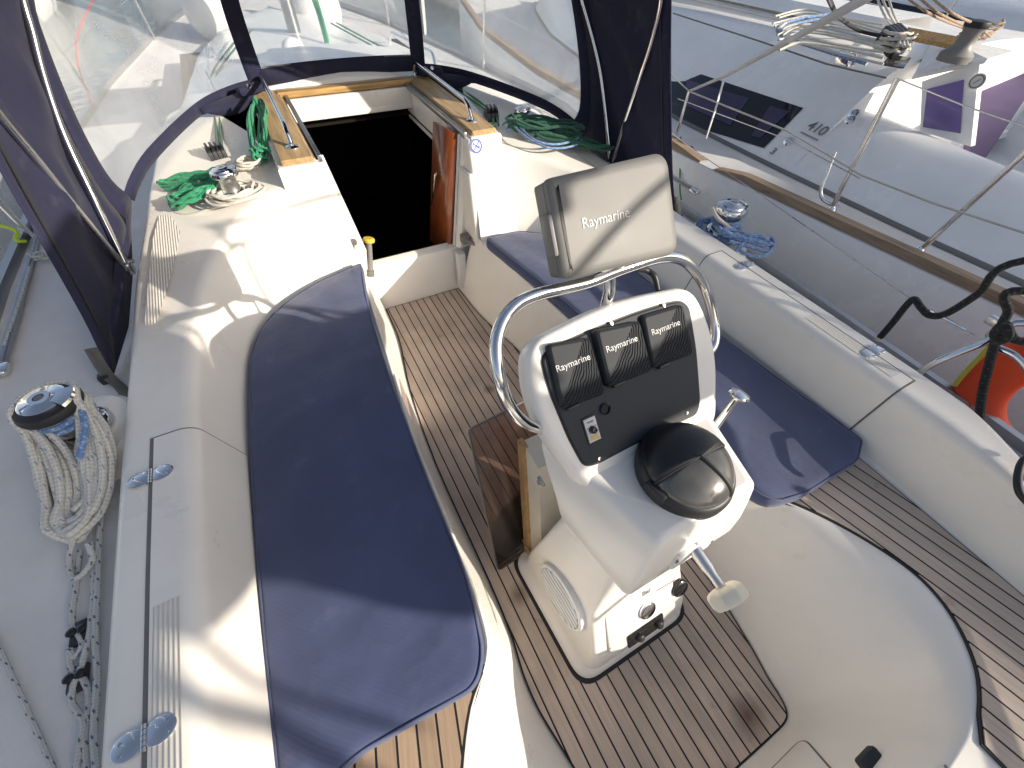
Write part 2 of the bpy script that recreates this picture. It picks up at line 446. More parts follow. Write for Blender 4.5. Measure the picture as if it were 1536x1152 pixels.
def vinyl_mat(name, tint=(.93, .95, .95), haze=.22):
    m, nt, b = new_mat(name); L = nt.links.new; nt.nodes.remove(b)
    out = nt.nodes['Material Output']
    tr = N(nt, 'ShaderNodeBsdfTransparent'); tr.inputs[0].default_value = (*tint, 1)
    df = N(nt, 'ShaderNodeBsdfTranslucent'); df.inputs[0].default_value = (.8, .8, .78, 1)
    dd = N(nt, 'ShaderNodeBsdfDiffuse'); dd.inputs[0].default_value = (.7, .7, .69, 1)
    gl = N(nt, 'ShaderNodeBsdfGlossy'); gl.inputs['Roughness'].default_value = .06
    tc = nt.nodes.new('ShaderNodeTexCoord'); n2 = N(nt, 'ShaderNodeTexNoise'); n2.inputs['Scale'].default_value = 3; n2.inputs['Detail'].default_value = 3; n2.inputs['Distortion'].default_value = 1.2
    L(tc.outputs['Object'], n2.inputs['Vector'])
    bp = N(nt, 'ShaderNodeBump'); bp.inputs['Strength'].default_value = .12; bp.inputs['Distance'].default_value = .02; L(n2.outputs['Fac'], bp.inputs['Height']); L(bp.outputs['Normal'], gl.inputs['Normal'])
    a = N(nt, 'ShaderNodeAddShader'); L(df.outputs[0], a.inputs[0]); L(dd.outputs[0], a.inputs[1])
    m1 = N(nt, 'ShaderNodeMixShader'); hz = ramp(nt, [(.35, (haze * .8,) * 3), (.7, (haze * 1.15,) * 3)]); L(n2.outputs['Fac'], hz.inputs['Fac']); L(hz.outputs['Color'], m1.inputs[0])
    L(tr.outputs[0], m1.inputs[1]); L(a.outputs[0], m1.inputs[2])
    lw = N(nt, 'ShaderNodeFresnel'); lw.inputs['IOR'].default_value = 1.15; L(bp.outputs['Normal'], lw.inputs['Normal'])
    m2 = N(nt, 'ShaderNodeMixShader'); L(lw.outputs[0], m2.inputs[0]); L(m1.outputs[0], m2.inputs[1]); L(gl.outputs[0], m2.inputs[2])
    L(m2.outputs[0], out.inputs['Surface'])
    return m

def smoked_mat(name, tint=(.70, .60, .56)):
    m, nt, b = new_mat(name); L = nt.links.new; nt.nodes.remove(b); out = nt.nodes['Material Output']
    tr = N(nt, 'ShaderNodeBsdfTransparent'); tr.inputs[0].default_value = (*tint, 1)
    gl = N(nt, 'ShaderNodeBsdfGlossy'); gl.inputs['Roughness'].default_value = .08
    dd = N(nt, 'ShaderNodeBsdfDiffuse'); dd.inputs[0].default_value = (.35, .3, .27, 1)
    tc = nt.nodes.new('ShaderNodeTexCoord'); n2 = N(nt, 'ShaderNodeTexNoise'); n2.inputs['Scale'].default_value = 6; n2.inputs['Detail'].default_value = 6; L(tc.outputs['Object'], n2.inputs['Vector'])
    hz = ramp(nt, [(.45, (.03,) * 3), (.8, (.25,) * 3)]); L(n2.outputs['Fac'], hz.inputs['Fac'])
    m1 = N(nt, 'ShaderNodeMixShader'); L(hz.outputs['Color'], m1.inputs[0]); L(tr.outputs[0], m1.inputs[1]); L(dd.outputs[0], m1.inputs[2])
    lw = N(nt, 'ShaderNodeFresnel'); lw.inputs['IOR'].default_value = 1.45
    m2 = N(nt, 'ShaderNodeMixShader'); L(lw.outputs[0], m2.inputs[0]); L(m1.outputs[0], m2.inputs[1]); L(gl.outputs[0], m2.inputs[2]); L(m2.outputs[0], out.inputs['Surface'])
    return m

def wood_mat(name, col, rough=.4, coat=.3, axis=1, fine=60):
    m, nt, b = new_mat(name); L = nt.links.new
    tc = nt.nodes.new('ShaderNodeTexCoord'); mp = N(nt, 'ShaderNodeMapping'); sc = [fine, fine, fine]; sc[axis] = fine / 14; mp.inputs['Scale'].default_value = sc
    L(tc.outputs['Object'], mp.inputs[0]); n = N(nt, 'ShaderNodeTexNoise'); n.inputs['Scale'].default_value = 1; n.inputs['Detail'].default_value = 6; n.inputs['Distortion'].default_value = .6
    L(mp.outputs[0], n.inputs['Vector']); r = ramp(nt, [(.3, tuple(c * .6 for c in col)), (.55, col), (.8, tuple(min(1, c * 1.3) for c in col))]); L(n.outputs['Fac'], r.inputs['Fac']); L(r.outputs['Color'], b.inputs['Base Color'])
    b.inputs['Roughness'].default_value = rough; b.inputs['Coat Weight'].default_value = coat
    return m

M = {}
M['gel'] = gelcoat('white_gelcoat')
M['gelnew'] = gelcoat('clean_gelcoat', (.86, .86, .85), .22)
M['deck'] = plain('deck_nonslip', (.62, .61, .60), .6, bump=.5, bscale=450, var=.06)
M['nonskid'] = nonskid_mat('ribbed_nonskid', (.72, .68, .61))
M['seam'] = plain('seam_shadow_gap', (.16, .155, .145), .7)
M['rubber'] = plain('black_rubber', (.015, .015, .017), .55)
M['caulk'] = plain('black_caulk', (.013, .013, .015), .6)
M['teak'] = teak_mat('teak_sole_planks', off=.004, spots=((.20, -.36, .07, (.10, .035, .025)), (-.29, .30, .05, (.12, .09, .07)), (.05, 1.25, .04, (.10, .08, .065))))
M['chrome'] = plain('polished_steel', (.78, .78, .78), .10, 1, var=.04, rvar=.05)
M['steel'] = plain('brushed_steel', (.62, .62, .62), .28, 1, var=.08)
M['alu'] = plain('anodised_aluminium', (.42, .43, .45), .42, 1, var=.1)
M['black'] = plain('black_plastic', (.018, .019, .021), .42, bump=.15, bscale=900)
M['blackgloss'] = plain('gloss_black_plastic', (.012, .012, .013), .16, var=.1)
M['panel'] = plain('dark_grey_panel', (.035, .04, .047), .6, spec=.3, bump=.25, bscale=1200)
M['grey'] = plain('grey_plastic', (.15, .147, .14), .5, bump=.2, bscale=900, var=.05)
M['greydark'] = plain('mid_grey_plastic', (.2, .19, .18), .5)
M['cream'] = plain('cream_plastic', (.68, .63, .52), .5, var=.06)
M['white'] = plain('white_lettering', (.75, .75, .74), .6, var=.03)
M['whiteplastic'] = plain('white_plastic', (.72, .71, .69), .4, var=.05)
M['navy'] = fabric('navy_cushion_canvas', (.046, .062, .140), .85, wr=.35, wscale=7, sheen=.3)
M['canvas'] = fabric('navy_hood_canvas', (.011, .0125, .040), .9, wr=.5, wscale=5, sheen=.03)
M['strapgrey'] = fabric('grey_webbing', (.085, .08, .075), .85, wr=.2)
M['vinyl'] = vinyl_mat('clear_vinyl')
M['smoked'] = smoked_mat('smoked_acrylic')
M['varnish'] = wood_mat('varnished_teak', (.44, .27, .10), .4, .3, axis=0)
M['varnishy'] = wood_mat('varnished_teak_rail', (.46, .31, .15), .5, .1, axis=1)
M['mahogany'] = wood_mat('mahogany_door', (.27, .075, .025), .3, .5, axis=2)
M['weathered'] = wood_mat('weathered_teak', (.33, .24, .16), .75, 0, axis=1, fine=40)
M['oak'] = wood_mat('pale_oak_edge', (.46, .28, .12), .5, .2, axis=2)
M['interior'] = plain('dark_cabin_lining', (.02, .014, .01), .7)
M['yellow'] = plain('yellow_cap', (.62, .42, .05), .5)
M['orange'] = plain('orange_foam', (.85, .085, .02), .55, var=.08, scale=4)
M['red'] = plain('red_line', (.6, .03, .03), .7)
M['purple'] = plain('purple_fabric', (.10, .065, .15), .75, var=.15)
M['purpleglass'] = plain('acrylic_violet_reflection', (.20, .15, .36), .12, var=.35, scale=2, coat=.6)  # violet reflection of the cushion painted into the pane's colour
M['winblack'] = plain('black_tinted_glass', (.008, .008, .012), .08, var=.2, coat=.3)
M['bluehull'] = plain('boot_stripe_blue', (.02, .035, .12), .35)
M['rope_w'] = rope_mat('white_rope_blue_fleck', (.56, .55, .505), (.17, .23, .36), .010, .07, .10)
M['rope_wb'] = rope_mat('white_rope_blue_dots', (.50, .50, .48), (.10, .13, .22), .006, .05, .2)
M['rope_plain'] = rope_mat('off_white_rope', (.58, .55, .49), (.45, .43, .36), .006, .03, .2)
M['rope_g'] = rope_mat('green_rope', (.02, .28, .13), (.012, .16, .08), .006, .02, .3)
M['rope_gd'] = rope_mat('dark_green_rope', (.012, .10, .06), (.006, .05, .03), .006, .02, .3)
M['rope_b'] = rope_mat('blue_rope', (.12, .22, .42), (.30, .40, .56), .008, .03, .25)
M['rope_k'] = rope_mat('black_mooring_rope', (.013, .013, .013), (.05, .045, .035), .013, .03, .2)
M['rope_t'] = rope_mat('tan_rope', (.42, .31, .21), (.25, .13, .09), .006, .03, .3)
M['rope_y'] = rope_mat('yellow_rope', (.62, .55, .06), None, .006)
M['rope_lime'] = rope_mat('lime_rope', (.45, .62, .02), None, .006)
# ================================================================== OWN BOAT
boat = thing('sailboat', 'white sailing yacht with teak cockpit sole, seen from its own cockpit', 'sailboat', (0, 0, 0))

# seat inner edge E (z .43) and sole edge F (z 0), starboard half, front to aft
E_ = [(.33, 2.02), (.335, 1.95), (.365, 1.70), (.40, 1.3), (.437, .9), (.452, .4), (.468, .2), (.50, .125), (.57, .06), (.635, -.04), (.69, -.16), (.72, -.27), (.71, -.36), (.665, -.44), (.60, -.50), (.50, -.545), (.40, -.56), (.2, -.565), (0, -.565)]
F_ = [(.25, 2.128), (.255, 2.02), (.268, 1.80), (.335, 1.42), (.372, .95), (.374, .4), (.383, .2), (.393, .13), (.402, .06), (.402, -.03), (.388, -.13), (.370, -.24), (.352, -.32), (.345, -.375), (.332, -.415), (.300, -.434), (.22, -.437), (.1, -.437), (0, -.437)]
Ec = cat([(x, y, .43) for x, y in E_], 4); Fc = cat([(x, y, 0) for x, y in F_], 4)
def wall_rows(s):
    rows = []
    for e, f in zip(Ec, Fc):
        w = (e - f).length; hol = .55 * min(1, max(0, (w - .452) / .05))
        pts = [f + V((0, 0, -.03)), f + V((0, 0, 0))]
        for t, h in ((.02, .012), (.06, .03), (.12, .07), (.22, .14), (.36, .24), (.52, .34), (.68, .43), (.82, .53), (.91, .62), (.955, .71), (.98, .81), (.993, .91), (1.0, 1.0)):
            # t = share of height, h = share of the way outboard: a hollow wall with a rounded lip
            z = .43 * t; q = lerp(t, h, hol)
            pts.append(V((lerp(f.x, e.x, q), lerp(f.y, e.y, q), z)))
        pts.append(e + (e - f).normalized() * .012 + V((0, 0, 0)))
        pts[-1].z = .43
        rows.append([V((p.x * s, p.y, p.z)) for p in pts])
    return rows
for s in (1, -1):
    g = G(); g.sheet(wall_rows(s), flip=(s < 0)); part('cockpit_wall', g, M['gel'], boat, smooth=50)

# white sole pan under the teak, with the bridge deck riser in front
g = G()
loop = [(p.x, p.y) for p in Fc] + [(-p.x, p.y) for p in Fc[::-1]]
g.slab(ccw(loop), [(-.01, -.03), (-.01, -.004)]); part('sole_pan', g, M['gel'], boat)
# teak sole: planks and its black margin
tk = [(max(0, p.x - .004), p.y) for p in Fc]
tl = ccw(tk + [(-a, b) for a, b in tk[::-1]])
g = G(); g.slab(tl, [(0, -.003), (0, .0035)]); part('sole_margin', g, M['caulk'], boat)
g = G(); g.slab(inset(tl, .006), [(0, -.002), (0, .0065)]); part('teak_sole', g, M['teak'], boat)

# bridge deck: riser from the sole front up to the companionway sill and the posts beside it
g = G()
def front(x, z): return V((x, 2.128 + .02 * z, z))
rows = [[V((x, 2.130, -.03)) for x in (-.33, -.25, 0, .25, .33)], [V((x, 2.130, .02)) for x in (-.33, -.25, 0, .25, .33)], [V((x, 2.138, .27)) for x in (-.36, -.27, 0, .27, .36)], [V((x, 2.146, .295)) for x in (-.36, -.27, 0, .27, .36)], [V((x, 2.168, .303)) for x in (-.36, -.27, 0, .27, .36)], [V((x, 2.205, .303)) for x in (-.36, -.27, 0, .27, .36)], [V((x, 2.21, .24)) for x in (-.36, -.27, 0, .27, .36)]]
g.sheet(rows); part('bridge_deck', g, M['gel'], boat)

# coaming, bulkhead and coachroof side: stations B (seat), T (ridge), O (outer edge), D (deck)
st = [ # B                 T                     O                    D
 ((.955, -1.5, .43), (.985, -1.5, .55), (1.005, -1.5, .55), (1.06, -1.5, .45)),
 ((.955, -.8, .43), (.985, -.8, .60), (1.005, -.8, .60), (1.06, -.8, .45)),
 ((.958, -.4, .43), (.99, -.4, .655), (1.04, -.4, .655), (1.09, -.4, .5)),
 ((.965, -.2, .43), (1.003, -.2, .68), (1.105, -.2, .682), (1.16, -.2, .54)),
 ((.972, -.05, .43), (1.012, -.05, .69), (1.163, -.05, .69), (1.21, -.05, .54)),
 ((.975, .1, .43), (1.015, .1, .69), (1.18, .1, .69), (1.23, .1, .54)),
 ((.965, .6, .43), (1.015, .6, .69), (1.185, .6, .69), (1.235, .6, .54)),
 ((.945, 1.05, .43), (1.01, 1.05, .692), (1.185, 1.05, .69), (1.24, 1.05, .54)),
 ((.915, 1.38, .43), (.985, 1.36, .705), (1.18, 1.42, .695), (1.235, 1.42, .54)),
 ((.86, 1.60, .43), (.935, 1.62, .735), (1.165, 1.80, .72), (1.22, 1.82, .54)),
 ((.77, 1.75, .43), (.85, 1.83, .765), (1.125, 2.15, .755), (1.19, 2.2, .55)),
 ((.66, 1.83, .43), (.73, 1.98, .80), (1.08, 2.5, .80), (1.15, 2.56, .56)),
 ((.57, 1.875, .43), (.62, 2.07, .818), (1.02, 2.9, .845), (1.1, 2.95, .57)),
 ((.53, 1.89, .43), (.54, 2.10, .825), (.97, 3.2, .865), (1.06, 3.25, .57)),
 ((.335, 1.93, .43), (.373, 2.105, .84), (.80, 3.22, .88), (1.0, 3.3, .57)),
]
def profile(B, T, O, D):
    B, T, O, D = map(V, (B, T, O, D))
    Mi = T.lerp(O, .5)
    base = B - (T - B).normalized() * .02
    inn = B + (V((B.x, B.y, 0)) - V((T.x, T.y, 0))).normalized() * .03
    inn.z = .428
    return fillet([inn, B, T, Mi, O, D], [.02, .04, .03, .03], 5)
def coam_rows(s):
    rows = []
    sm = [cat([V(q[i]) for q in st], 4) for i in range(4)]
    for i in range(len(sm[0])):
        rows.append([V((p.x * s, p.y, p.z)) for p in profile(sm[0][i], sm[1][i], sm[2][i], sm[3][i])])
    return rows
for s in (1, -1):
    g = G(); g.sheet(coam_rows(s), flip=(s < 0)); part('coaming', g, M['gel'], boat, smooth=45)

# seat tops from E outboard under the cushions
for s in (1, -1):
    g = G(); rows = []
    Bc = cat([V(q[0]) for q in st], 4)[::-1]
    a = [p for p in Ec]; b = resample(Bc, 60); a2 = resample(a[:62], 60)
    for p, q in zip(a2, b):
        rows.append([V((lerp(p.x + .0, q.x + .03, t) * s, lerp(p.y, q.y, t), .4275)) for t in (0, .33, .66, 1)])
    g.sheet(rows, flip=(s > 0)); part('seat', g, M['gel'], boat)
    g = G(); pts = [(p.x, p.y) for p in Ec if p.y < .2] + [(0, -1.6), (1.02, -1.6), (1.02, .2)]
    g.slab(ccw([(x * s, y) for x, y in pts]), [(0, .40), (0, .429)]); part('aft_seat', g, M['gel'], boat)
    # teak on the aft seats
    o = [(p.x + .006, p.y - .002) for p in Ec if -.545 < p.y < .13]
    o = [(x, y) for x, y in o]
    o = o + [(.470, -.575), (.472, -.64), (.60, -1.4), (.945, -1.4), (.955, -.5), (.958, .13)]
    o = ccw([(x * s, y) for x, y in o])
    ang = math.atan2(.10, .453) * s
    g = G(); g.slab(o, [(0, .424), (0, .4345)]); tm = part('seat_teak_margin', g, M['caulk'], boat)
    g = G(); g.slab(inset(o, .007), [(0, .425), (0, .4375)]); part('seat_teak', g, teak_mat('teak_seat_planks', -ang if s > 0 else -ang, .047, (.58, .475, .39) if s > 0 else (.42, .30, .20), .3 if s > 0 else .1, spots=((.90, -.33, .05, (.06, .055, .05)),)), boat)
    # rounded white bead along the seat's aft inner edge
for s in (1, -1):
    g = G(); g.tube([(p.x * s + .004 * s, p.y, .428) for p in Ec if .1 < p.y < 2.0], .007, 8); part('seat_edge', g, M['gel'], boat)

# lid seams and lids in the coaming (lockers), hinges
def coam_pt(y, k, off=0):
    """point on the starboard coaming at fore-aft y: k 0=seat 1=ridge 2=hinge line"""
    i = [(q[1][1], (V(q[0]), V(q[1]), V(q[2]))) for q in st[:10]]
    for (a, va), (b, vb) in zip(i, i[1:]):
        if y <= b:
            t = (y - a) / (b - a); B, T, O = [va[j].lerp(vb[j], t) for j in range(3)]; break
    if k <= 1: p = B.lerp(T, k); n = V((-(T.z - B.z), 0, T.x - B.x)).normalized()
    else: p = T.lerp(O, (k - 1)); n = V((0, 0, 1))
    p = V((p.x, y, p.z)); return p + n * off
KH = 1.54
for s in (1, -1):
    y0, y1 = .14, 1.0
    def rows(off, ya, yb, kb, ka=.2):
        R = []
        for i in range(25):
            y = lerp(ya, yb, i / 24); prof = [coam_pt(y, ka), coam_pt(y, .97), coam_pt(y, 1.0001), coam_pt(y, kb)]
            pr = fillet([prof[0], coam_pt(y, 1.0), prof[3]], [.04], 6)
            # offset along the local normal
            out = []
            for j, p in enumerate(pr):
                a = pr[max(0, j - 1)]; b = pr[min(len(pr) - 1, j + 1)]; t = (b - a).normalized()
                n = V((-t.z, 0, t.x)); out.append(p + n * off)
            R.append([V((p.x * s, p.y, p.z)) for p in out])
        return R
    g = G(); g.sheet(rows(.0016, y0 - .006, y1 + .006, KH + .06), flip=(s < 0)); lid_gap = part('lid_gap', g, M['seam'], boat)
    g = G(); g.sheet(rows(.0040, y0, y1, KH), flip=(s < 0)); lid = part('locker_lid', g, M['gel'], boat)
    # ribbed grip strips on the lid
    for yh in (.285, .87):
        c = coam_pt(yh, KH + .02, .006); c = V((c.x * s, c.y, c.z))
        g = G()
        for d in (-1, 1):
            o = [(cos(a) * .028 + d * .024, sin(a) * .022) for a in [2 * pi * k / 28 for k in range(28)]]
            o = [(x if d * x > .004 else d * .004, y) for x, y in o]
            g.slab(ccw(o), [(0, -.003), (0, .002), (.003, .0035)], (c, V((1, 0, 0)), V((0, 1, 0)), V((0, 0, 1))))
        h = part('lid_hinge', g, M['chrome'], boat)
        g = G()
        for j in range(5): g.tube([c + V((0, -.0225 + j * .009, .003)), c + V((0, -.0145 + j * .009, .003))], .0042, 10)
        pieces('hinge_pin', g, M['chrome'], h)
        g = G()
        for d in (-.037, .037):
            for e in (-.009, .009): g.lathe([(.0035, .003), (.0035, .0042), (.0015, .0045)], 10, c + V((d - abs(e) * 0, e, 0)))
        pieces('hinge_screw', g, M['steel'], h)
# non-slip strips on the coaming tops
for s in (1, -1):
    def strip(ya, yb, ka, kb, off=.003, n=14):
        R = []
        for i in range(n + 1):
            y = lerp(ya, yb, i / n); R.append([V((coam_pt(y, k).x * s, y, coam_pt(y, k).z + off)) for k in [ka + (kb - ka) * q / 4 for q in range(5)]])
        return R
    for ya, yb, ka, kb in ((.18, .52, 1.2, 1.5), (-.5, -.22, 1.3, 1.7)):
        g = G(); g.sheet(strip(ya, yb, ka, kb, .0048), flip=(s < 0)); part('nonskid_strip', g, M['nonskid'], boat)
# long ribbed strips beside the coachroof front end
for s in (1, -1):
    def roofp(px, py):
        return at(px, py, z=.725)
    a = [(-1.125, 1.50, .710), (-1.115, 1.66, .722), (-1.10, 1.85, .735), (-1.085, 2.02, .750), (-1.06, 2.17, .762)]
    R = []
    for x, y, z in a:
        R.append([V((-s * (x + dx), y - dx * .25, z + .011 + dz)) for dx, dz in [(q * interp([(1.5, .035), (1.75, .075), (2.17, .105)], y), .0) for q in (0, .4, .75, 1)]])
    g = G(); g.sheet(R, flip=(s > 0)); part('nonskid_strip', g, M['nonskid'], boat)

# companionway: hatch rails, frame, jambs, hatch beam, garage
def ck(x, z):  # leaning aft face of the companionway
    return V((x, 2.13 + (z - .3) * .05, z))
for s in (1, -1):
    # block that carries the wooden pad: x .37-.52, y 2.13-3.2
    o = ccw([(s * .372, 2.10), (s * .545, 2.10), (s * .545, 3.15), (s * .372, 3.15)])
    g = G(); g.slab(o, [(0, .70), (0, .895), (.006, .905)]); part('hatch_rail', g, M['gel'], boat)
    g = G(); g.slab(ccw(rounded([V((s * .385, 2.118)), V((s * .525, 2.118)), V((s * .525, 3.2)), V((s * .385, 3.2))], .012, 3)), [(0, .902), (0, .921), (.006, .927)]); pad = part('hatch_pad', g, M['varnishy'], boat)
    # grab rail
    y0, y1 = 2.26, 3.16; x = s * .45
    g = G(); g.tube(fillet([(x, y0, .925), (x, y0 + .045, 1.0), (x, y1 - .03, 1.005), (x, y1, .925)], [.04, .04], 6), .0115, 12)
    hr = part('grab_rail', g, M['chrome'], boat)
    g = G()
    for y in (y0, y1): g.lathe([(.03, .926), (.03, .930), (.014, .936), (.012, .945)], 20, (x, y, 0))
    pieces('rail_foot', g, M['chrome'], hr)
    # sliding hatch track
    g = G(); g.box((s * .358, 2.66, .905), (.018, 1.04, .03), .003); part('hatch_track', g, M['alu'], boat)
    # buttress: lower box beside the companionway, upper narrower one
    def wedge(x0, x1, ya0, ya1, z0, z1):
        yb = 2.2
        a = [V((x0, ya0, z0)), V((x1, ya0 + .015, z0)), V((x1, yb, z0)), V((x0, yb, z0))]
        b = [V((x0 + .004, ya1, z1)), V((x1 - .02, ya1 + .015, z1)), V((x1 - .02, yb, z1)), V((x0 + .004, yb, z1))]
        bm = bmesh.new(); va = [bm.verts.new(V((p.x * s, p.y, p.z))) for p in a]; vb = [bm.verts.new(V((p.x * s, p.y, p.z))) for p in b]
        bm.faces.new(va); bm.faces.new(vb[::-1])
        for i in range(4): bm.faces.new([va[i], va[(i + 1) % 4], vb[(i + 1) % 4], vb[i]])
        bmesh.ops.recalc_face_normals(bm, faces=bm.faces[:])
        bmesh.ops.bevel(bm, geom=bm.edges[:], offset=.016, segments=4, affect='EDGES', profile=.5)
        bm.verts.index_update(); q = G(); q.add([v.co.copy() for v in bm.verts], [[v.index for v in f.verts] for f in bm.faces]); bm.free(); return q
    if s > 0: part('bulkhead_buttress', wedge(.318, .60, 1.955, 2.035, .40, .755), M['gel'], boat)
    if s > 0: part('bulkhead_buttress', wedge(.345, .548, 2.03, 2.088, .72, .897), M['gel'], boat)
    # jamb around the opening
    g = G(); R = []
    for z in (.30, .45, .6, .75, .9):
        xi = lerp(.262, .352, (z - .3) / .6)
        R.append([V((s * (xi - .004), 2.32 + (z - .3) * .05, z)), V((s * xi, 2.135 + (z - .3) * .05, z)), V((s * (xi + .02), 2.115 + (z - .3) * .05, z)), V((s * (xi + .13), 2.11 + (z - .3) * .05, z))])
    g.sheet(R, flip=(s > 0)); part('door_jamb', g, M['gel'], boat)
    g = G(); g.tube([ck(s * lerp(.255, .345, t), .30 + .6 * t) + V((0, .03, 0)) for t in (0, .5, 1)], .008, 8); part('jamb_bead', g, M['whiteplastic'], boat)
g = G(); g.box((0, 3.10, .918), (.80, .075, .032), .004); part('hatch_beam', g, M['varnish'], boat)
g = G(); g.box((0, 3.052, .855), (.74, .03, .09), .003); g.box((0, 3.045, .80), (.74, .022, .03), .003); part('hatch_front', g, M['gel'], boat)
g = G(); R = []
for y, z in ((3.14, .90), (3.15, .955), (3.19, .985), (3.35, .992), (3.9, .985)):
    R.append([V((x, y + abs(x) * -.02, z - .05 * (x / .5) ** 2)) for x in (-.56, -.5, -.3, 0, .3, .5, .56)])
g.sheet(R); part('hatch_garage', g, M['gelnew'], boat)
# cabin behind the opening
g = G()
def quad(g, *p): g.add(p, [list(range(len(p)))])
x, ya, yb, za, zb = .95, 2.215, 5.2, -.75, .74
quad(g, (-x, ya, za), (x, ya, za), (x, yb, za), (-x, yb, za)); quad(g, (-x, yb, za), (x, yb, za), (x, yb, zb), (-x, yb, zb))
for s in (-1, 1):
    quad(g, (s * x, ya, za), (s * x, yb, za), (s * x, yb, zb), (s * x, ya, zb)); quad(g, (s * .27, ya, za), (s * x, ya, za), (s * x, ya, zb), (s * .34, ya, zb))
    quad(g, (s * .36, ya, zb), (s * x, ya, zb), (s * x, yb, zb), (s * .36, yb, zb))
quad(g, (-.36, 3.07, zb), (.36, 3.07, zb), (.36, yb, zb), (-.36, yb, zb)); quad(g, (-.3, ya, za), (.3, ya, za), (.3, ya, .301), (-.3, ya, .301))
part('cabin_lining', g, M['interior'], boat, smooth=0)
g = G(); g.box((0, 2.62, -.1), (.5, .28, .03), .005); g.box((0, 2.9, -.35), (.5, .28, .03), .005); pieces('cabin_step', g, M['mahogany'], boat)
# the wooden cabin door swung inside starboard with its handle
g = G(); R = []
for z in (.22, .9):
    xi = lerp(.25, .345, (z - .3) / .6); R.append([V((xi - .010, 2.165 + .03 * z, z)), V((xi - .055, 2.40, z))])
g.sheet(R); dr = part('cabin_door', g, M['mahogany'], boat, solid=.018)
g = G(); a = at(655, 318, x=.262); b = at(662, 256, x=.285)
n_ = V((-.05, -.03, 0)); g.tube(fillet([a, a + n_, b + n_, b], [.02, .02], 5), .0065, 10); part('door_handle', g, M['chrome'], dr)
# fixed lever handle on the right jamb
h = at(708, 363, y=2.02)
g = G(); g.box(h + V((-.02, .05, 0)), (.055, .05, .055), .008); g.tube([h + V((-.02, .03, 0)), h + V((.03, -.045, -.012))], [.014, .011], 12); part('latch_lever', g, M['greydark'], boat)
g = G(); g.box((.262, 2.085, .17), (.05, .05, .25), .006, Matrix.Rotation(.0, 3, 'Z')); part('jamb_foot', g, M['whiteplastic'], boat)
# sticker
sc = at(714, 219, y=2.082); nn = V((0, -.94, .33)).normalized(); uu = V((1, 0, 0)); vv = nn.cross(uu) * 1
fr = (sc + nn * .002, uu, vv if vv.z > 0 else -vv, nn)
def ring(r0, r1, n=36): return [([(r1 * cos(2 * pi * k / n), r1 * sin(2 * pi * k / n)) for k in range(n)]), ([(r0 * cos(2 * pi * k / n), r0 * sin(2 * pi * k / n)) for k in range(n)])]
g = G(); g.slab([(.034 * cos(2 * pi * k / 40), .034 * sin(2 * pi * k / 40)) for k in range(40)], [(0, -.03), (0, .0012)], fr); stk = part('sticker', g, M['white'], boat)
M['stickerblue'] = plain('sticker_blue', (.03, .07, .42), .5)
def flat_ring(g, r0, r1, h, fr, n=40):
    o, u, v, w = fr
    vs = [o + u * (r * cos(2 * pi * k / n)) + v * (r * sin(2 * pi * k / n)) + w * h for r in (r0, r1) for k in range(n)]
    g.add(vs, [[k, (k + 1) % n, n + (k + 1) % n, n + k] for k in range(n)])
def bar(g, x, y, L_, w_, a, h, fr):
    o, u, v, n = fr; c, s_ = cos(a), sin(a)
    g.add([o + u * (x + c * p - s_ * q) + v * (y + s_ * p + c * q) + n * h for p, q in ((-L_ / 2, -w_ / 2), (L_ / 2, -w_ / 2), (L_ / 2, w_ / 2), (-L_ / 2, w_ / 2))], [[0, 1, 2, 3]])
g = G(); flat_ring(g, .0245, .033, .002, fr); bar(g, 0, 0, .05, .005, .8, .0022, fr)
bar(g, -.008, .006, .02, .005, -.6, .0024, fr); bar(g, -.014, .011, .006, .008, -.6, .0024, fr); bar(g, .010, -.007, .018, .008, -.6, .0024, fr); bar(g, .016, -.004, .008, .004, .2, .0024, fr)
part('sticker_print', g, M['stickerblue'], stk, smooth=0)

# vent slot in the seat front (dark rectangle)
a = at(800, 478, x=.40); g = G(); g.box((a.x + .0, a.y, a.z), (.012, .115, .05), .004, Matrix.Rotation(.075, 3, 'Z')); part('wall_vent', g, M['blackgloss'], boat)

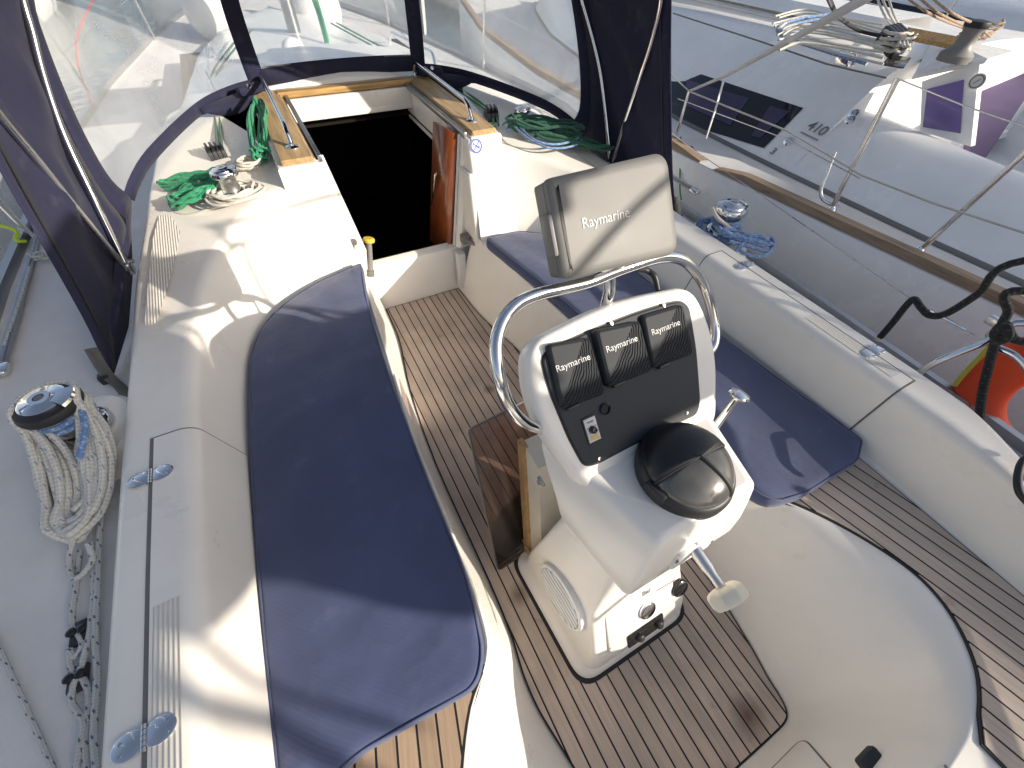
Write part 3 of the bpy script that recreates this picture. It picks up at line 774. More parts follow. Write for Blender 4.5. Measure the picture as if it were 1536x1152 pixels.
# coachroof forward of the companionway, foredeck, side decks, topsides
hb = [(-1.8, 1.52), (0, 1.66), (1.2, 1.72), (2.2, 1.74), (3.5, 1.70), (5, 1.52), (6.5, 1.16), (8, .62), (9.2, .05)]
hz = [(-1.8, .55), (2, .57), (5, .62), (9.2, .80)]
inx = [(-1.8, 1.0), (-.4, 1.03), (.1, 1.15), (1.5, 1.15), (2.2, 1.10), (3.2, .98), (5, .82), (6.4, .5), (6.9, 0), (9.2, 0)]
def HB(s, y): return interp(hb, y) - (.115 * min(1, max(0, (3.2 - y) / 1.4)) if s > 0 else 0)
def HZ(s, y): return interp(hz, y) - (.105 * min(1, max(0, (3.2 - y) / 1.4)) if s > 0 else 0)
ys = [-1.8 + i * .25 for i in range(45)]
for s in (1, -1):
    g = G(); R = []
    for y in ys:
        a, b, z = interp(inx, y), HB(s, y), HZ(s, y)
        R.append([V((s * lerp(a, b, t), y, z + .012 * (1 - t))) for t in (0, .25, .5, .75, 1)])
    g.sheet(R, flip=(s > 0)); part('side_deck', g, M['deck'], boat)
    g = G(); R = []
    for y in ys:
        b, z = HB(s, y), HZ(s, y)
        R.append([V((s * b, y, z)), V((s * (b + .004), y, z - .06)), V((s * b, y, z - .5)), V((s * b * .9, y, z - 1.2)), V((s * b * .7, y, z - 1.7))])
    g.sheet(R, flip=(s > 0)); part('topside', g, M['gelnew'], boat)
    g = G(); pts = [V((s * (HB(s, y) - .022), y, HZ(s, y) + .02)) for y in ys]
    R = [[p + V((-.016, 0, -.025)), p + V((-.016, 0, .022)), p + V((.016, 0, .022)), p + V((.016, 0, -.025))] for p in pts]
    g.sheet(R); part('toe_rail', g, M['alu'], boat)
    g = G(); R = []
    for y in [3.15 + i * .25 for i in range(16)]:
        e = interp(inx, y) + .03; top = lerp(.93, .80, (y - 3.15) / 3.7); k = interp(hz, y)
        sec = [V((0, y, top)), V((.3 * min(1, e), y, top - .01)), V((e * .75, y, top - .035)), V((e * .93, y, top - .075)), V((e, y, k + .07)), V((e + .07, y, k - .01))]
        R.append([V((s * p.x, p.y, p.z)) for p in fillet(sec, [.05, .05, .05, .05], 3)])
    g.sheet(R, flip=(s > 0)); part('coachroof', g, M['gelnew'], boat)
g = G(); g.sheet([[V((-.5, 6.9, .8)), V((.5, 6.9, .8))], [V((-.2, 6.2, .83)), V((.2, 6.2, .83))]]); 
# genoa tracks on the side decks
for s in (1, -1):
    a, b = (at(4, 548, z=.585), at(62, 330, z=.59))
    a.x *= -s; b.x *= -s
    d = (b - a).normalized(); b = a + d * 2.2
    g = G(); c = (a + b) / 2; rot = Matrix.Rotation(-math.atan2(d.x, d.y), 3, 'Z')
    g.box(c, (.032, (b - a).length, .012), .003, rot); g.box(c + V((0, 0, .008)), (.02, (b - a).length, .008), .002, rot); tr = part('genoa_track', g, M['alu'], boat)
    g = G()
    for i in range(22): g.lathe([(.0045, 0), (.0045, .0135), (.001, .0137)], 8, a + d * (.05 + i * .1))
    pieces('track_hole', g, M['seam'], tr)
    g = G(); g.box(a + V((0, -.03, .004)), (.05, .06, .024), .01); part('track_stop', g, M['chrome'], tr)
# winch plinths
for s in (1, -1):
    g = G(); g.lathe([(.155, .50), (.15, .58), (.135, .625), (.12, .64), (.0, .645)], 36, (s * 1.30, 1.17, 0), sx=.85, sy=1.15); part('winch_plinth', g, M['gel'], boat)
# helm step aft wall: locker lid, recess, black latch
wn = V((0, -.13, .42)); wl = V((1, 0, 0))
pw = (V((0, -.498, .215)), V((0, .958, .285)).normalized())
aw = lambda px, py: at(px, py, pl=pw)
fr = (pw[0], V((1, 0, 0)), V((0, -.285, .958)).normalized(), pw[1])
def uvw(p): d = p - fr[0]; return (d.dot(fr[1]), d.dot(fr[2]))
q = [uvw(aw(*p)) for p in ((1128, 1190), (1206, 1110), (1262, 1175), (1180, 1260))]
o = ccw(rounded([V(p) for p in q], .035, 5))
g = G(); g.slab(o, [(-.0065, -.02), (-.0065, .0045)], fr); part('hatch_gap', g, M['seam'], boat)
g = G(); g.slab(o, [(0, -.01), (0, .0065), (.003, .008)], fr); part('step_hatch', g, M['gel'], boat)
q = [uvw(aw(*p)) for p in ((1342, 1112), (1385, 1108), (1445, 1190), (1380, 1200))]
o = ccw(rounded([V(p) for p in q], .03, 6))
g = G(); g.slab(o, [(-.006, -.02), (-.006, .0045)], fr); part('recess_rim', g, M['greydark'], boat)
g = G(); g.slab(o, [(0, -.01), (0, .006), (.004, .0065)], fr); part('recess_cover', g, M['whiteplastic'], boat)
p = aw(1308, 1146); g = G(); g.box(p + fr[3] * .012, (.065, .03, .03), .008); part('step_latch', g, M['panel'], boat)
for s in (1, -1):  # transom bulwark and aft coaming cap closing the stern
    g = G(); g.box((s * .62, -1.62, .35), (1.9, .1, .6), .03); part('transom', g, M['gel'], boat)
# starboard pushpit rail, lower tube
rail = [at(1385, 557, x=1.36), at(1398, 546, x=1.37), at(1480, 512, x=1.44), at(1536, 484, x=1.49), V((1.56, -.1, .82)), V((1.55, -.9, .85)), V((1.1, -1.55, .86))]
rail[0] = rail[0] + V((0, 0, -.1))
g = G(); g.tube(cat(rail, 6), .0125, 12); g.tube(cat([at(1497, 522, x=1.45), at(1540, 552, x=1.45), V((1.44, -.25, .58)), V((1.42, -.35, .5))], 6), .0125, 12)
for y in (-.35, -1.1): g.tube([V((1.55, y, .52)), V((1.56, y, 1.1))], .0125, 12)
g.tube(cat([V((1.58, .05, 1.12)), V((1.57, -.9, 1.14)), V((1.1, -1.6, 1.14))], 6), .0125, 12)
pr = part('stern_rail', g, M['chrome'], boat)
g = G(); c = at(1500, 500, x=1.47)
g.box(c, (.05, .05, .05), .008); g.box(c + V((.01, .04, .02)), (.03, .04, .03), .006); part('rail_clamp', g, M['steel'], pr)
# lifeline along the starboard side and the turnbuckle
ll = [at(1462, 503, x=1.45), at(1375, 455, x=1.455), at(1130, 285, x=1.52), at(1045, 228, x=1.58), V((1.69, 3.4, .98)), V((1.6, 5.2, 1.05))]
g = G(); g.tube(ll, .0025, 6); lf = part('lifeline', g, M['steel'], boat)
a, b = at(1375, 455, x=1.455), at(1450, 495, x=1.45)
g = G(); g.tube([a.lerp(b, .25), a.lerp(b, .3), b], [.003, .005, .005], 8); part('turnbuckle', g, M['chrome'], lf)
# port lifelines and stanchions far forward
for s in (1, -1):
    g = G()
    for y in (2.6, 4.4, 6.2, 7.6): b = interp(hb, y) - .06; g.tube([V((s * b, y, interp(hz, y))), V((s * (b + .02), y, interp(hz, y) + .6))], .0115, 10)
    pieces('stanchion', g, M['steel'], boat)
g = G()
for h in (.32, .59): g.tube([V((-(interp(hb, y) - .045), y, interp(hz, y) + h)) for y in (2.6, 4.4, 6.2, 7.6, 8.8)], .0025, 6)
part('lifeline', g, M['steel'], boat)
# mast, vent, deck organiser lines, coachroof handrail
g = G(); g.lathe([(.07, .75), (.07, 5.5)], 24, (0, 5.05, 0), sx=.75, sy=1.2); mast = part('mast', g, M['alu'], boat)
g = G(); vp = at(438, 66, z=.93); g.lathe([(.085, .87), (.085, .9), (.07, .94), (.03, .965), (0, .97)], 24, (vp.x, vp.y, 0)); part('dome_vent', g, M['gelnew'], boat)
for s in (1, -1):
    g = G(); g.tube(fillet([(s * .72, 3.5, .88), (s * .73, 3.56, .95), (s * .68, 4.4, .93), (s * .67, 4.46, .85)], [.04, .04], 5), .011, 10); part('coachroof_rail', g, M['chrome'], boat)
# ================================================================== CUSHIONS
from mathutils.geometry import delaunay_2d_cdt
rnd0 = random.Random(5)
def cushion(name, label, pts, rad, z0, z1, origin):
    o = ccw([(p.x, p.y) for p in rounded([V((x, y, 0)) for x, y in pts], rad, 8)])
    # densify
    d = []
    for i, p in enumerate(o):
        q = o[(i + 1) % len(o)]; L = math.hypot(q[0] - p[0], q[1] - p[1]); k = max(1, int(L / .03))
        for j in range(k): d.append((lerp(p[0], q[0], j / k), lerp(p[1], q[1], j / k)))
    th = z1 - z0
    def wob(p, a): return a * (sin(p[0] * 31 + p[1] * 17) * .5 + sin(p[1] * 43 - p[0] * 9) * .5)
    prof = [(.012, 0), (.004, .006), (-.002, th * .3), (-.003, th * .6), (.001, th * .82), (.006, th * .93), (.014, th * .99), (.028, th * 1.015), (.045, th * 1.025)]
    g = G(); g.slab(d, prof); g.f.pop(); g.uv.pop()
    nl = len(d); g.v = [V((p.x, p.y, p.z + z0 + wob(p, .0018))) for p in g.v]
    ringtop = g.v[-nl:]; r2 = [V((p.x, p.y)) for p in ringtop]
    xs = [p.x for p in r2]; yy = [p.y for p in r2]; inner = inset(ccw(r2), .02)
    def inside(x, y, o):
        c = False
        for i in range(len(o)):
            (x1, y1), (x2, y2) = o[i - 1][:2], o[i][:2]
            if (y1 > y) != (y2 > y) and x < (x2 - x1) * (y - y1) / (y2 - y1) + x1: c = not c
        return c
    extra = []
    yv = min(yy)
    while yv < max(yy):
        xv = min(xs)
        while xv < max(xs):
            if inside(xv, yv, inner): extra.append(V((xv + rnd0.uniform(-.006, .006), yv + rnd0.uniform(-.006, .006))))
            xv += .035
        yv += .035
    vo, _, fo, *_r = delaunay_2d_cdt(r2 + extra, [], [list(range(nl))], 1, 1e-6)
    o0 = len(g.v)
    zt = z0 + th * 1.025
    def dome_(p):
        e = min(abs(p.x - min(xs)), abs(p.x - max(xs)), abs(p.y - min(yy)), abs(p.y - max(yy)))
        return min(1, e / .12) * (.004 + .0035 * sin(p.y * 19 + p.x * 7) * sin(p.x * 23 - p.y * 5))
    ringz = {(round(p.x, 5), round(p.y, 5)): p.z for p in ringtop}
    for p in vo:
        k = (round(p.x, 5), round(p.y, 5)); g.v.append(V((p.x, p.y, ringz.get(k, zt + wob(p, .0018) + dome_(p)))))
    for f in fo: g.f.append([o0 + i for i in f]); g.uv.append(None)
    bm = bmesh.new(); vs = [bm.verts.new(p) for p in g.v]; bm.verts.ensure_lookup_table()
    for f in g.f:
        try: bm.faces.new([vs[i] for i in f])
        except ValueError: pass
    bmesh.ops.remove_doubles(bm, verts=bm.verts[:], dist=.0004); bmesh.ops.recalc_face_normals(bm, faces=bm.faces[:]); bm.verts.index_update()
    g = G(); g.add([v.co.copy() for v in bm.verts], [[v.index for v in f.verts] for f in bm.faces]); bm.free()
    c = thing(name, label, 'cushion', origin, 'navy seat cushions')
    b = part('cushion_body', g, M['navy'], c, smooth=60)
    pg = G(); pg.tube([V((p[0], p[1], z0 + th * .93)) for p in inset(d, .0035)], .0028, 6, closed=True); part('piping', pg, M['navy'], c)
    return c
cushion('seat_cushion', 'long navy blue cushion on the port cockpit seat, curved at its forward end',
        [(-.335, 1.912), (-.384, 1.65), (-.433, 1.2), (-.459, .65), (-.464, .32), (-.50, .14), (-.545, .085), (-.82, .098), (-.985, .06), (-.968, .6), (-.94, 1.07), (-.89, 1.50), (-.80, 1.685), (-.61, 1.825)],
        [.03, .1, .2, .2, .1, .07, .045, .03, .02, .2, .2, .12, .12, .12], .43, .50, (-.7, 1.0, .43))
cushion('seat_cushion', 'navy blue cushion on the starboard cockpit seat behind the steering pedestal',
        [(.325, 1.86), (.36, 1.6), (.42, 1.25), (.455, .75), (.47, .38), (.45, .13), (.487, .068), (.60, .045), (.872, .04), (.968, .085), (.94, .39), (.90, .9), (.87, 1.45), (.78, 1.66), (.53, 1.845)],
        [.03, .1, .2, .2, .15, .07, .045, .02, .03, .02, .2, .2, .12, .12, .05], .43, .50, (.65, 1.0, .43))

M['whitesoft'] = plain('worn_white_lettering', (.60, .60, .59), .7, var=.25, scale=60)
# ================================================================== STEERING PEDESTAL
ped = thing('steering_pedestal', 'white steering pedestal with black instrument panel standing on the teak sole', 'steering pedestal', (0, .18, 0))
def sect(z, ya, yf, wa, wf, r=.06):
    return [V((p.x, p.y, z)) for p in rounded([V((-wa, ya, 0)), V((wa, ya, 0)), V((wf, yf, 0)), V((-wf, yf, 0))], r, 7)]
def stack(secs, cap0=True, cap1=True):
    g = G(); g.sheet([sect(*q) for q in secs], closed=True, flip=True)
    n = len(sect(*secs[0]))
    if cap1: g.f.append([(len(secs) - 1) * n + k for k in range(n)]); g.uv.append(None)
    if cap0: g.f.append(list(range(n))[::-1]); g.uv.append(None)
    return g
g = stack([(-.005, -.057, .442, .247, .262, .075), (.0075, -.057, .442, .247, .262, .075)]); part('foot_gasket', g, M['rubber'], ped)
g = stack([(.0, -.045, .43, .235, .25, .07), (.02, -.043, .428, .233, .248, .07), (.030, -.036, .42, .226, .24, .07), (.037, -.024, .41, .212, .226, .06), (.05, -.028, .402, .203, .217, .05), (.1, -.024, .392, .198, .212, .03), (.16, -.006, .385, .19, .208, .022), (.3, .068, .36, .178, .20, .018), (.36, .088, .35, .172, .197, .018), (.6, .10, .315, .158, .190, .03), (.67, .105, .305, .15, .187, .03)])
part('pedestal_column', g, M['gel'], ped, smooth=50)
g = stack([(.655, .095, .29, .150, .185, .03), (.658, .066, .30, .166, .200, .016), (.68, .062, .305, .170, .206, .016), (.75, .068, .325, .165, .216, .016), (.83, .080, .37, .153, .224, .016), (.882, .089, .40, .143, .226, .016), (.896, .093, .41, .138, .222, .015), (.903, .100, .41, .131, .214, .014), (.905, .108, .40, .121, .20, .013)])
part('console', g, M['gel'], ped, smooth=50)
# binnacle head: frame (origin, across, up the panel, out of the panel)
HO = V((0, .288, .922)); HV = V((0, .7025, .7117)); HN = V((0, -.7117, .7025)); HF = (HO, V((1, 0, 0)), HV, HN)
hp = lambda px, py, off=0: at(px, py, pl=(HO + HN * off, HN))
ho = ccw([(p.x, p.y) for p in rounded([V((-.195, -.06)), V((.195, -.06)), V((.247, .10)), V((.25, .2)), V((.222, .292)), V((0, .318)), V((-.222, .292)), V((-.25, .2)), V((-.247, .10))], [.05, .05, .1, .1, .06, .3, .06, .1, .1], 7)])
g = G(); g.slab(ho, [(.12, -.29), (.075, -.22), (.035, -.14), (.008, -.075), (0, -.045), (0, -.02), (.005, -.006), (.012, -.001), (.02, 0)], HF); part('binnacle_head', g, M['gel'], ped, smooth=60)
def uvh(p): d = p - HO; return V((d.x, d.dot(HV)))
pk = [(180, 375), (230, 328), (380, 258), (520, 200), (680, 138), (830, 92), (905, 78), (948, 110), (985, 330), (1005, 600), (992, 662), (700, 800), (470, 922), (405, 935), (330, 800), (215, 520)]
po = ccw([(p.x, p.y) for p in rounded([uvh(hp(760 + x / 3.49, 430 + y / 3.49)) for x, y in pk], .03, 4)])
g = G(); g.slab(po, [(-.004, -.01), (-.004, .001)], HF); part('panel_gasket', g, M['rubber'], ped)
g = G(); g.slab(po, [(0, -.01), (0, .004), (.003, .006)], HF); pnl = part('instrument_panel', g, M['panel'], ped, smooth=30)
g = G()
for px, py in ((831, 520), (917, 485), (996, 458), (899, 688), (1031, 620)):
    p = hp(px, py, .006); g.lathe([(.0045, 0), (.004, .002), (0, .0025)], 12, p, Matrix((V((1, 0, 0)), HV, HN)).transposed())
pieces('panel_screw', g, M['chrome'], pnl)
# three instrument covers
def cover_mat():
    m, nt, b = new_mat('ribbed_instrument_cover'); L = nt.links.new
    tc = nt.nodes.new('ShaderNodeTexCoord'); mp = N(nt, 'ShaderNodeMapping'); L(tc.outputs['UV'], mp.inputs[0])
    b.inputs['Base Color'].default_value = (.026, .029, .034, 1); b.inputs['Roughness'].default_value = .62; b.inputs['Specular IOR Level'].default_value = .25
    sx = N(nt, 'ShaderNodeSeparateXYZ'); L(mp.outputs[0], sx.inputs[0])
    ds = N(nt, 'ShaderNodeVectorMath', operation='DISTANCE'); L(mp.outputs[0], ds.inputs[0]); ds.inputs[1].default_value = (-.25, .95, 0)
    nz = N(nt, 'ShaderNodeTexNoise'); nz.inputs['Scale'].default_value = 2.2; L(mp.outputs[0], nz.inputs['Vector'])
    a = N(nt, 'ShaderNodeMath', operation='MULTIPLY_ADD'); L(nz.outputs['Fac'], a.inputs[0]); a.inputs[1].default_value = .18; L(ds.outputs['Value'], a.inputs[2])
    f = N(nt, 'ShaderNodeMath', operation='MULTIPLY'); f.inputs[1].default_value = 110; L(a.outputs[0], f.inputs[0])
    s_ = N(nt, 'ShaderNodeMath', operation='SINE'); L(f.outputs[0], s_.inputs[0])
    # mask: only the half towards the lower right
    k = N(nt, 'ShaderNodeMath', operation='SUBTRACT'); L(sx.outputs[0], k.inputs[0]); L(sx.outputs[1], k.inputs[1])
    mk = N(nt, 'ShaderNodeMath', operation='GREATER_THAN'); mk.inputs[1].default_value = -.12; L(k.outputs[0], mk.inputs[0])
    mu = N(nt, 'ShaderNodeMath', operation='MULTIPLY'); L(s_.outputs[0], mu.inputs[0]); L(mk.outputs[0], mu.inputs[1])
    bp = N(nt, 'ShaderNodeBump'); bp.inputs['Strength'].default_value = .9; bp.inputs['Distance'].default_value = .0025; L(mu.outputs[0], bp.inputs['Height']); L(bp.outputs['Normal'], b.inputs['Normal'])
    return m
M['cover'] = cover_mat()
for k, cq in enumerate((((212, 303), (438, 262), (524, 562), (290, 648)), ((452, 228), (694, 176), (760, 442), (528, 532)), ((708, 152), (926, 88), (986, 352), (764, 432)))):
    cq = [uvh(hp(760 + x / 3.49, 430 + y / 3.49, .018)) for x, y in cq]
    c = sum(cq, V((0, 0))) / 4; w = ((cq[1] - cq[0]).length + (cq[2] - cq[3]).length) / 2; h = ((cq[3] - cq[0]).length + (cq[2] - cq[1]).length) / 2
    fr = (HO + V((1, 0, 0)) * c.x + HV * c.y, V((1, 0, 0)), HV, HN)
    o = ccw([(p.x, p.y) for p in rounded([p - c for p in cq], .012, 5)])
    g = G(); pr = [(0, .004), (0, .012), (.003, .017), (.007, .0195), (.0085, .0195)]
    if k == 1: pr = [(0, .004), (0, .014), (.003, .022), (.008, .026), (.0095, .026)]
    g.slab(o, pr, fr)
    # planar uv on every face so the ribs follow the cover
    g.uv = [[((g.v[i] - fr[0]).x / w + .5, (g.v[i] - fr[0]).dot(HV) / h + .5) for i in f] for f in g.f]
    cv = part('instrument_cover', g, M['cover'], ped, smooth=30)
    tg = text_geo('Raymarine', .0195, (fr[0] + HV * .02 - V((.004, 0, 0)) + HN * (pr[-1][1] + .0006), V((1, 0, 0)), HV, HN), .0004, .0)
    part('lettering', tg, M['whitesoft'], cv, smooth=0)
    g = G(); g.box(fr[0] + HV * (-h / 2 - .001) + V((1, 0, 0)) * -.03 + HN * .012, (.03, .008, .012), .003, Matrix((V((1, 0, 0)), HV, HN)).transposed()); part('cover_tab', g, M['black'], cv)
# autopilot remote socket and small control plate with knob
HM = Matrix((V((1, 0, 0)), HV, HN)).transposed()
c = hp(907, 613, .006); g = G(); g.lathe([(.013, 0), (.013, .004), (.010, .006), (.009, .002), (0, .002)], 24, c, HM); part('socket_plug', g, M['blackgloss'], ped)
c = hp(887, 644, .006); g = G(); g.box(c, (.036, .060, .006), .003, HM); pl_ = part('control_plate', g, M['black'], ped)
M['plate'] = plain('pale_control_label', (.62, .60, .55), .4)
M['platetan'] = plain('tan_control_label', (.60, .44, .20), .5)
g = G(); g.box(c + HN * .0035, (.029, .052, .0015), .0006, HM); part('control_label', g, M['plate'], pl_)
g = G(); g.box(c + HN * .0045 - HV * .017, (.022, .011, .0008), .0003, HM)
part('label_patch', g, M['platetan'], pl_)
g = G()
for i, (dx, dy, l_) in enumerate(((0, .019, .018), (0, .0165, .014), (-.010, .006, .004), (.010, .006, .004), (-.010, -.006, .004), (.010, -.006, .004))): g.box(c + HN * .0045 + V((dx, 0, 0)) + HV * dy, (l_, .0014, .0006), 0, HM)
part('label_print', g, M['stickerblue'], pl_)
g = G(); g.lathe([(.0085, .004), (.0085, .008), (.006, .009), (.0055, .016), (0, .0165)], 18, c, HM); g.box(c + HN * .016, (.004, .014, .003), .001, Matrix.Rotation(-.5, 3, HN) @ HM); part('control_knob', g, M['blackgloss'], pl_)
# guard rail arch round the head
gl = [at(812, 643, y=.385), at(786, 633, y=.39), at(762, 605, y=.405), at(748, 560, y=.43), at(745, 510, y=.47), at(762, 470, y=.505), at(800, 444, y=.525), at(880, 424, y=.53)]
gr = [at(1058, 534, y=.40), at(1071, 515, y=.42), at(1071, 480, y=.46), at(1057, 430, y=.505), at(1030, 394, y=.525), at(995, 386, y=.53), at(940, 401, y=.53)]
g = G(); g.tube(cat(gl + gr[::-1], 8), .0125, 14); part('guard_rail', g, M['chrome'], ped)
# shift lever on the starboard side
b = at(1062, 655, x=.205); t = at(1108, 594, x=.255)
g = G(); g.tube([b + (b - t) * .25, b, b.lerp(t, .5), t], [.012, .012, .0095, .008], 12); lv = part('shift_lever', g, M['chrome'], ped)
d = (t - b).normalized(); Q = V((0, 0, 1)).rotation_difference(d).to_matrix()
g = G(); g.lathe([(0, -.012), (.010, -.011), (.022, -.004), (.0265, .002), (.024, .008), (.014, .012), (0, .0135)], 24, t, Q); part('lever_knob', g, M['chrome'], lv)
g = G(); g.lathe([(.035, .0), (.035, .006), (.02, .012), (.018, .02)], 24, (b.x - .02, b.y, b.z - .02), Matrix.Rotation(pi / 2, 3, 'Y')); part('lever_boss', g, M['steel'], lv)
# wheel shaft and its white hand nut (wheel taken off)
a = V((0, .09, .762)); e = V((0, -.045, .742)); d = (e - a).normalized(); Q = V((0, 0, 1)).rotation_difference(d).to_matrix()
g = G(); g.tube([a, a.lerp(e, .15)], .021, 16); g.tube([a, a.lerp(e, .5), a.lerp(e, .62), e], [.0145, .0145, .0115, .011], 16); sh = part('wheel_shaft', g, M['steel'], ped)
kc = a + d * .118
o = []
for k in range(64):
    th = 2 * pi * k / 64; r = .043 * cos(pi / 8) / cos((th % (pi / 4)) - pi / 8); o.append((r * cos(th), r * sin(th)))
fr = (kc, Q @ V((1, 0, 0)), Q @ V((0, 1, 0)), d)
g = G(); g.slab(o, [(.012, -.004), (.004, .0), (0, .006), (0, .026), (.004, .032), (.014, .034), (.016, .031), (.02, .031)], fr); part('hand_nut', g, M['cream'], sh)
# engine panel with gauges on the column's aft face
A0 = V((0, -.012, .155)); A1 = V((0, .080, .315)); AV = (A1 - A0).normalized(); AN = V((0, -AV.z, AV.y)); AF = (A0, V((1, 0, 0)), AV, AN); AM = Matrix((V((1, 0, 0)), AV, AN)).transposed()
ap = lambda px, py, off=.004: at(px, py, pl=(A0 + AN * off, AN))
def uva(p): d = p - A0; return V((d.x, d.dot(AV)))
q = [uva(ap(*p)) for p in ((912, 972), (1032, 898), (1066, 826), (948, 890))]
q = [V((-.138, -.005)), V((.138, -.005)), V((.132, .195)), V((-.132, .195))]
o = ccw([(p.x, p.y) for p in rounded(q, .03, 6)]); g = G(); g.slab(o, [(0, -.03), (0, .006), (.004, .009)], AF); ep = part('engine_panel', g, M['whiteplastic'], ped)
for px, py, rr in ((970, 914, .030), (1019, 881, .030)):
    c = ap(px, py, .009); g = G(); g.lathe([(rr, 0), (rr, .008), (rr - .004, .011), (rr - .006, .007), (0, .007)], 28, c, AM); gg = part('engine_gauge', g, M['black'], ep)
    g = G(); g.lathe([(rr - .006, .0075), (0, .0075)], 28, c, AM); part('gauge_face', g, M['panel'], gg)
    g = G(); g.lathe([(rr + .002, -.001), (rr + .002, .007), (rr - .001, .0095)], 28, c, AM); part('gauge_ring', g, M['chrome'] if px == 970 else M['blackgloss'], gg)
c = ap(968, 945, .009); g = G(); g.box(c, (.15, .055, .012), .008, AM); kp = part('switch_panel', g, M['blackgloss'], ep)
for dx in (-.03, .05): 
    g = G(); g.lathe([(.013, 0), (.013, .012), (.009, .016), (0, .016)], 18, c + V((dx, 0, 0)) + AN * .005, AM); part('key_switch', g, M['black'], kp)
M['pink'] = plain('red_panel_stripe', (.65, .10, .10), .5)
g = G(); c0, c1 = ap(985, 886, .0095), ap(1012, 870, .0095); g.tube([c0, c1], .0022, 6); part('panel_stripe', g, M['pink'], ep)
c = ap(970, 888, .0097); part('panel_lettering', text_geo('Bar', .026, (c, V((1, 0, 0)), AV, AN), .0004, .0008), M['greydark'], ep, smooth=0)
g = G(); c = ap(916, 970); g.lathe([(.006, 0), (.005, .004), (0, .005)], 14, c, AM); c = V((.0, .074, .70)); part('panel_screw', g, M['chrome'], ep)
# shaft plate on the console's aft face
g = G(); g.box((0.0, .066, .745), (.12, .012, .07), .012, Matrix.Rotation(-.12, 3, 'X')); part('shaft_plate', g, M['whiteplastic'], ped)
g = G()
for dx, z in ((-.06, .765), (.072, .70), (.082, .705)): g.lathe([(.005, 0), (.004, .003), (0, .004)], 12, (dx, .0625, z), Matrix.Rotation(pi / 2, 3, 'X'))
pieces('plate_screw', g, M['seam'], ped)
# oval vent grille on the port side
B0 = V((-.204, .2, .1)); B1 = V((-.190, .2, .3)); Bv = (B1 - B0).normalized(); Bu = V((.04, -1, 0)); Bu = (Bu - Bv * Bu.dot(Bv)).normalized(); Bn = Bu.cross(Bv); Bn = Bn if Bn.x < 0 else -Bn; vc = at(845, 892, pl=(B0, Bn)); vc += Bn * .011
BF = (vc, Bu, Bv, Bn)
o = [(.112 * cos(2 * pi * k / 48), .108 * sin(2 * pi * k / 48)) for k in range(48)]
o = [(x, y) for x, y in o]
g = G(); g.slab(ccw(o), [(0, -.02), (0, .004), (.004, .007), (.011, .007), (.012, .001)], BF); vt = part('vent_grille', g, M['whiteplastic'], ped)
g = G(); g.slab(ccw(inset(ccw(o), .0125)), [(0, -.01), (0, .0015)], BF); part('vent_opening', g, M['rubber'], vt)
g = G()
for i in range(7):
    x = -.078 + i * .026; yy = .098 * math.sqrt(max(.05, 1 - (x / .098) ** 2)); 
    a = BF[0] + Bv * x + Bu * -yy + Bn * .004; b = BF[0] + Bv * x + Bu * yy + Bn * .004; m_ = (a + b) / 2 + Bv * .006
    g.tube(cat([a, a.lerp(m_, .5) - Bv * .003, m_, m_.lerp(b, .5) + Bv * .004, b], 3), .0062, 8)
pieces('vent_slat', g, M['whiteplastic'], vt)
g = G()
for p in ((765, 826), (775, 800), (930, 812), (940, 757)): pass

# ================================================================== CHART PLOTTER POD
pod = thing('chartplotter', 'grey chart plotter pod with closed sun cover above the steering pedestal', 'chart plotter', (0, .56, 1.2))
PV = (V((0, .605, 1.386)) - V((0, .512, 1.241))).normalized(); PN = V((0, -PV.z, PV.y)); PO = V((0, .5585, 1.3135)); PU = V((1, 0, 0))
PU = (V((1, 0, 0)) + PV * 0).normalized(); PF = (PO, PU, PV, PN)
q = [at(*p, pl=(PO, PN)) for p in ((819, 268), (1001, 226), (1019, 380), (846, 421))]
qq = [V(((p - PO).dot(PU), (p - PO).dot(PV))) for p in q]
o = ccw([(p.x, p.y) for p in rounded(qq, [.012, .035, .035, .014], 7)])
g = G(); g.slab(o, [(.012, -.062), (.004, -.056), (.002, -.02), (.004, -.018), (.004, -.016), (0, -.014), (0, -.004), (.003, 0), (.009, .003), (.02, .0045)], PF); sc_ = part('sun_cover', g, M['grey'], pod, smooth=35)
c = sum((V((p.x, p.y)) for p in qq), V((0, 0))) / 4
tang = math.atan2(qq[1].y - qq[0].y, qq[1].x - qq[0].x)
ta, tb = at(870, 337, pl=(PO, PN)), at(942, 319, pl=(PO, PN)); tu = (tb - ta).normalized(); tv = PN.cross(tu)
part('lettering', text_geo('Raymarine', .026, ((ta + tb) / 2 + PN * .0052, tu, tv, PN), .0004, .0), M['whitesoft'], sc_, smooth=0)
g = G(); lp = at(833, 352, pl=(PO - PN * .02, PN)); g.box(lp - PU * .012, (.012, .075, .034), .005, Matrix((PU, PV, PN)).transposed()); part('cover_latch', g, M['greydark'], pod)
g = G(); a = at(905, 440, y=.53); bb = PO - PV * .06 - PN * .04; g.tube([V((0, .53, 1.06)), V((0, .53, 1.16)), V((bb.x, bb.y, bb.z))], .013, 14); g.box(PO - PV * .085 - PN * .03, (.10, .02, .05), .008, Matrix((PU, PV, PN)).transposed()); part('pod_pole', g, M['chrome'], pod)
g = G(); g.tube(cat([PO - PV * .08 - PN * .04 + PU * .03, at(950, 402, y=.56), at(968, 405, y=.57), at(982, 415, y=.55), at(987, 438, y=.53)], 6), .007, 10); part('plotter_cable', g, M['black'], pod)

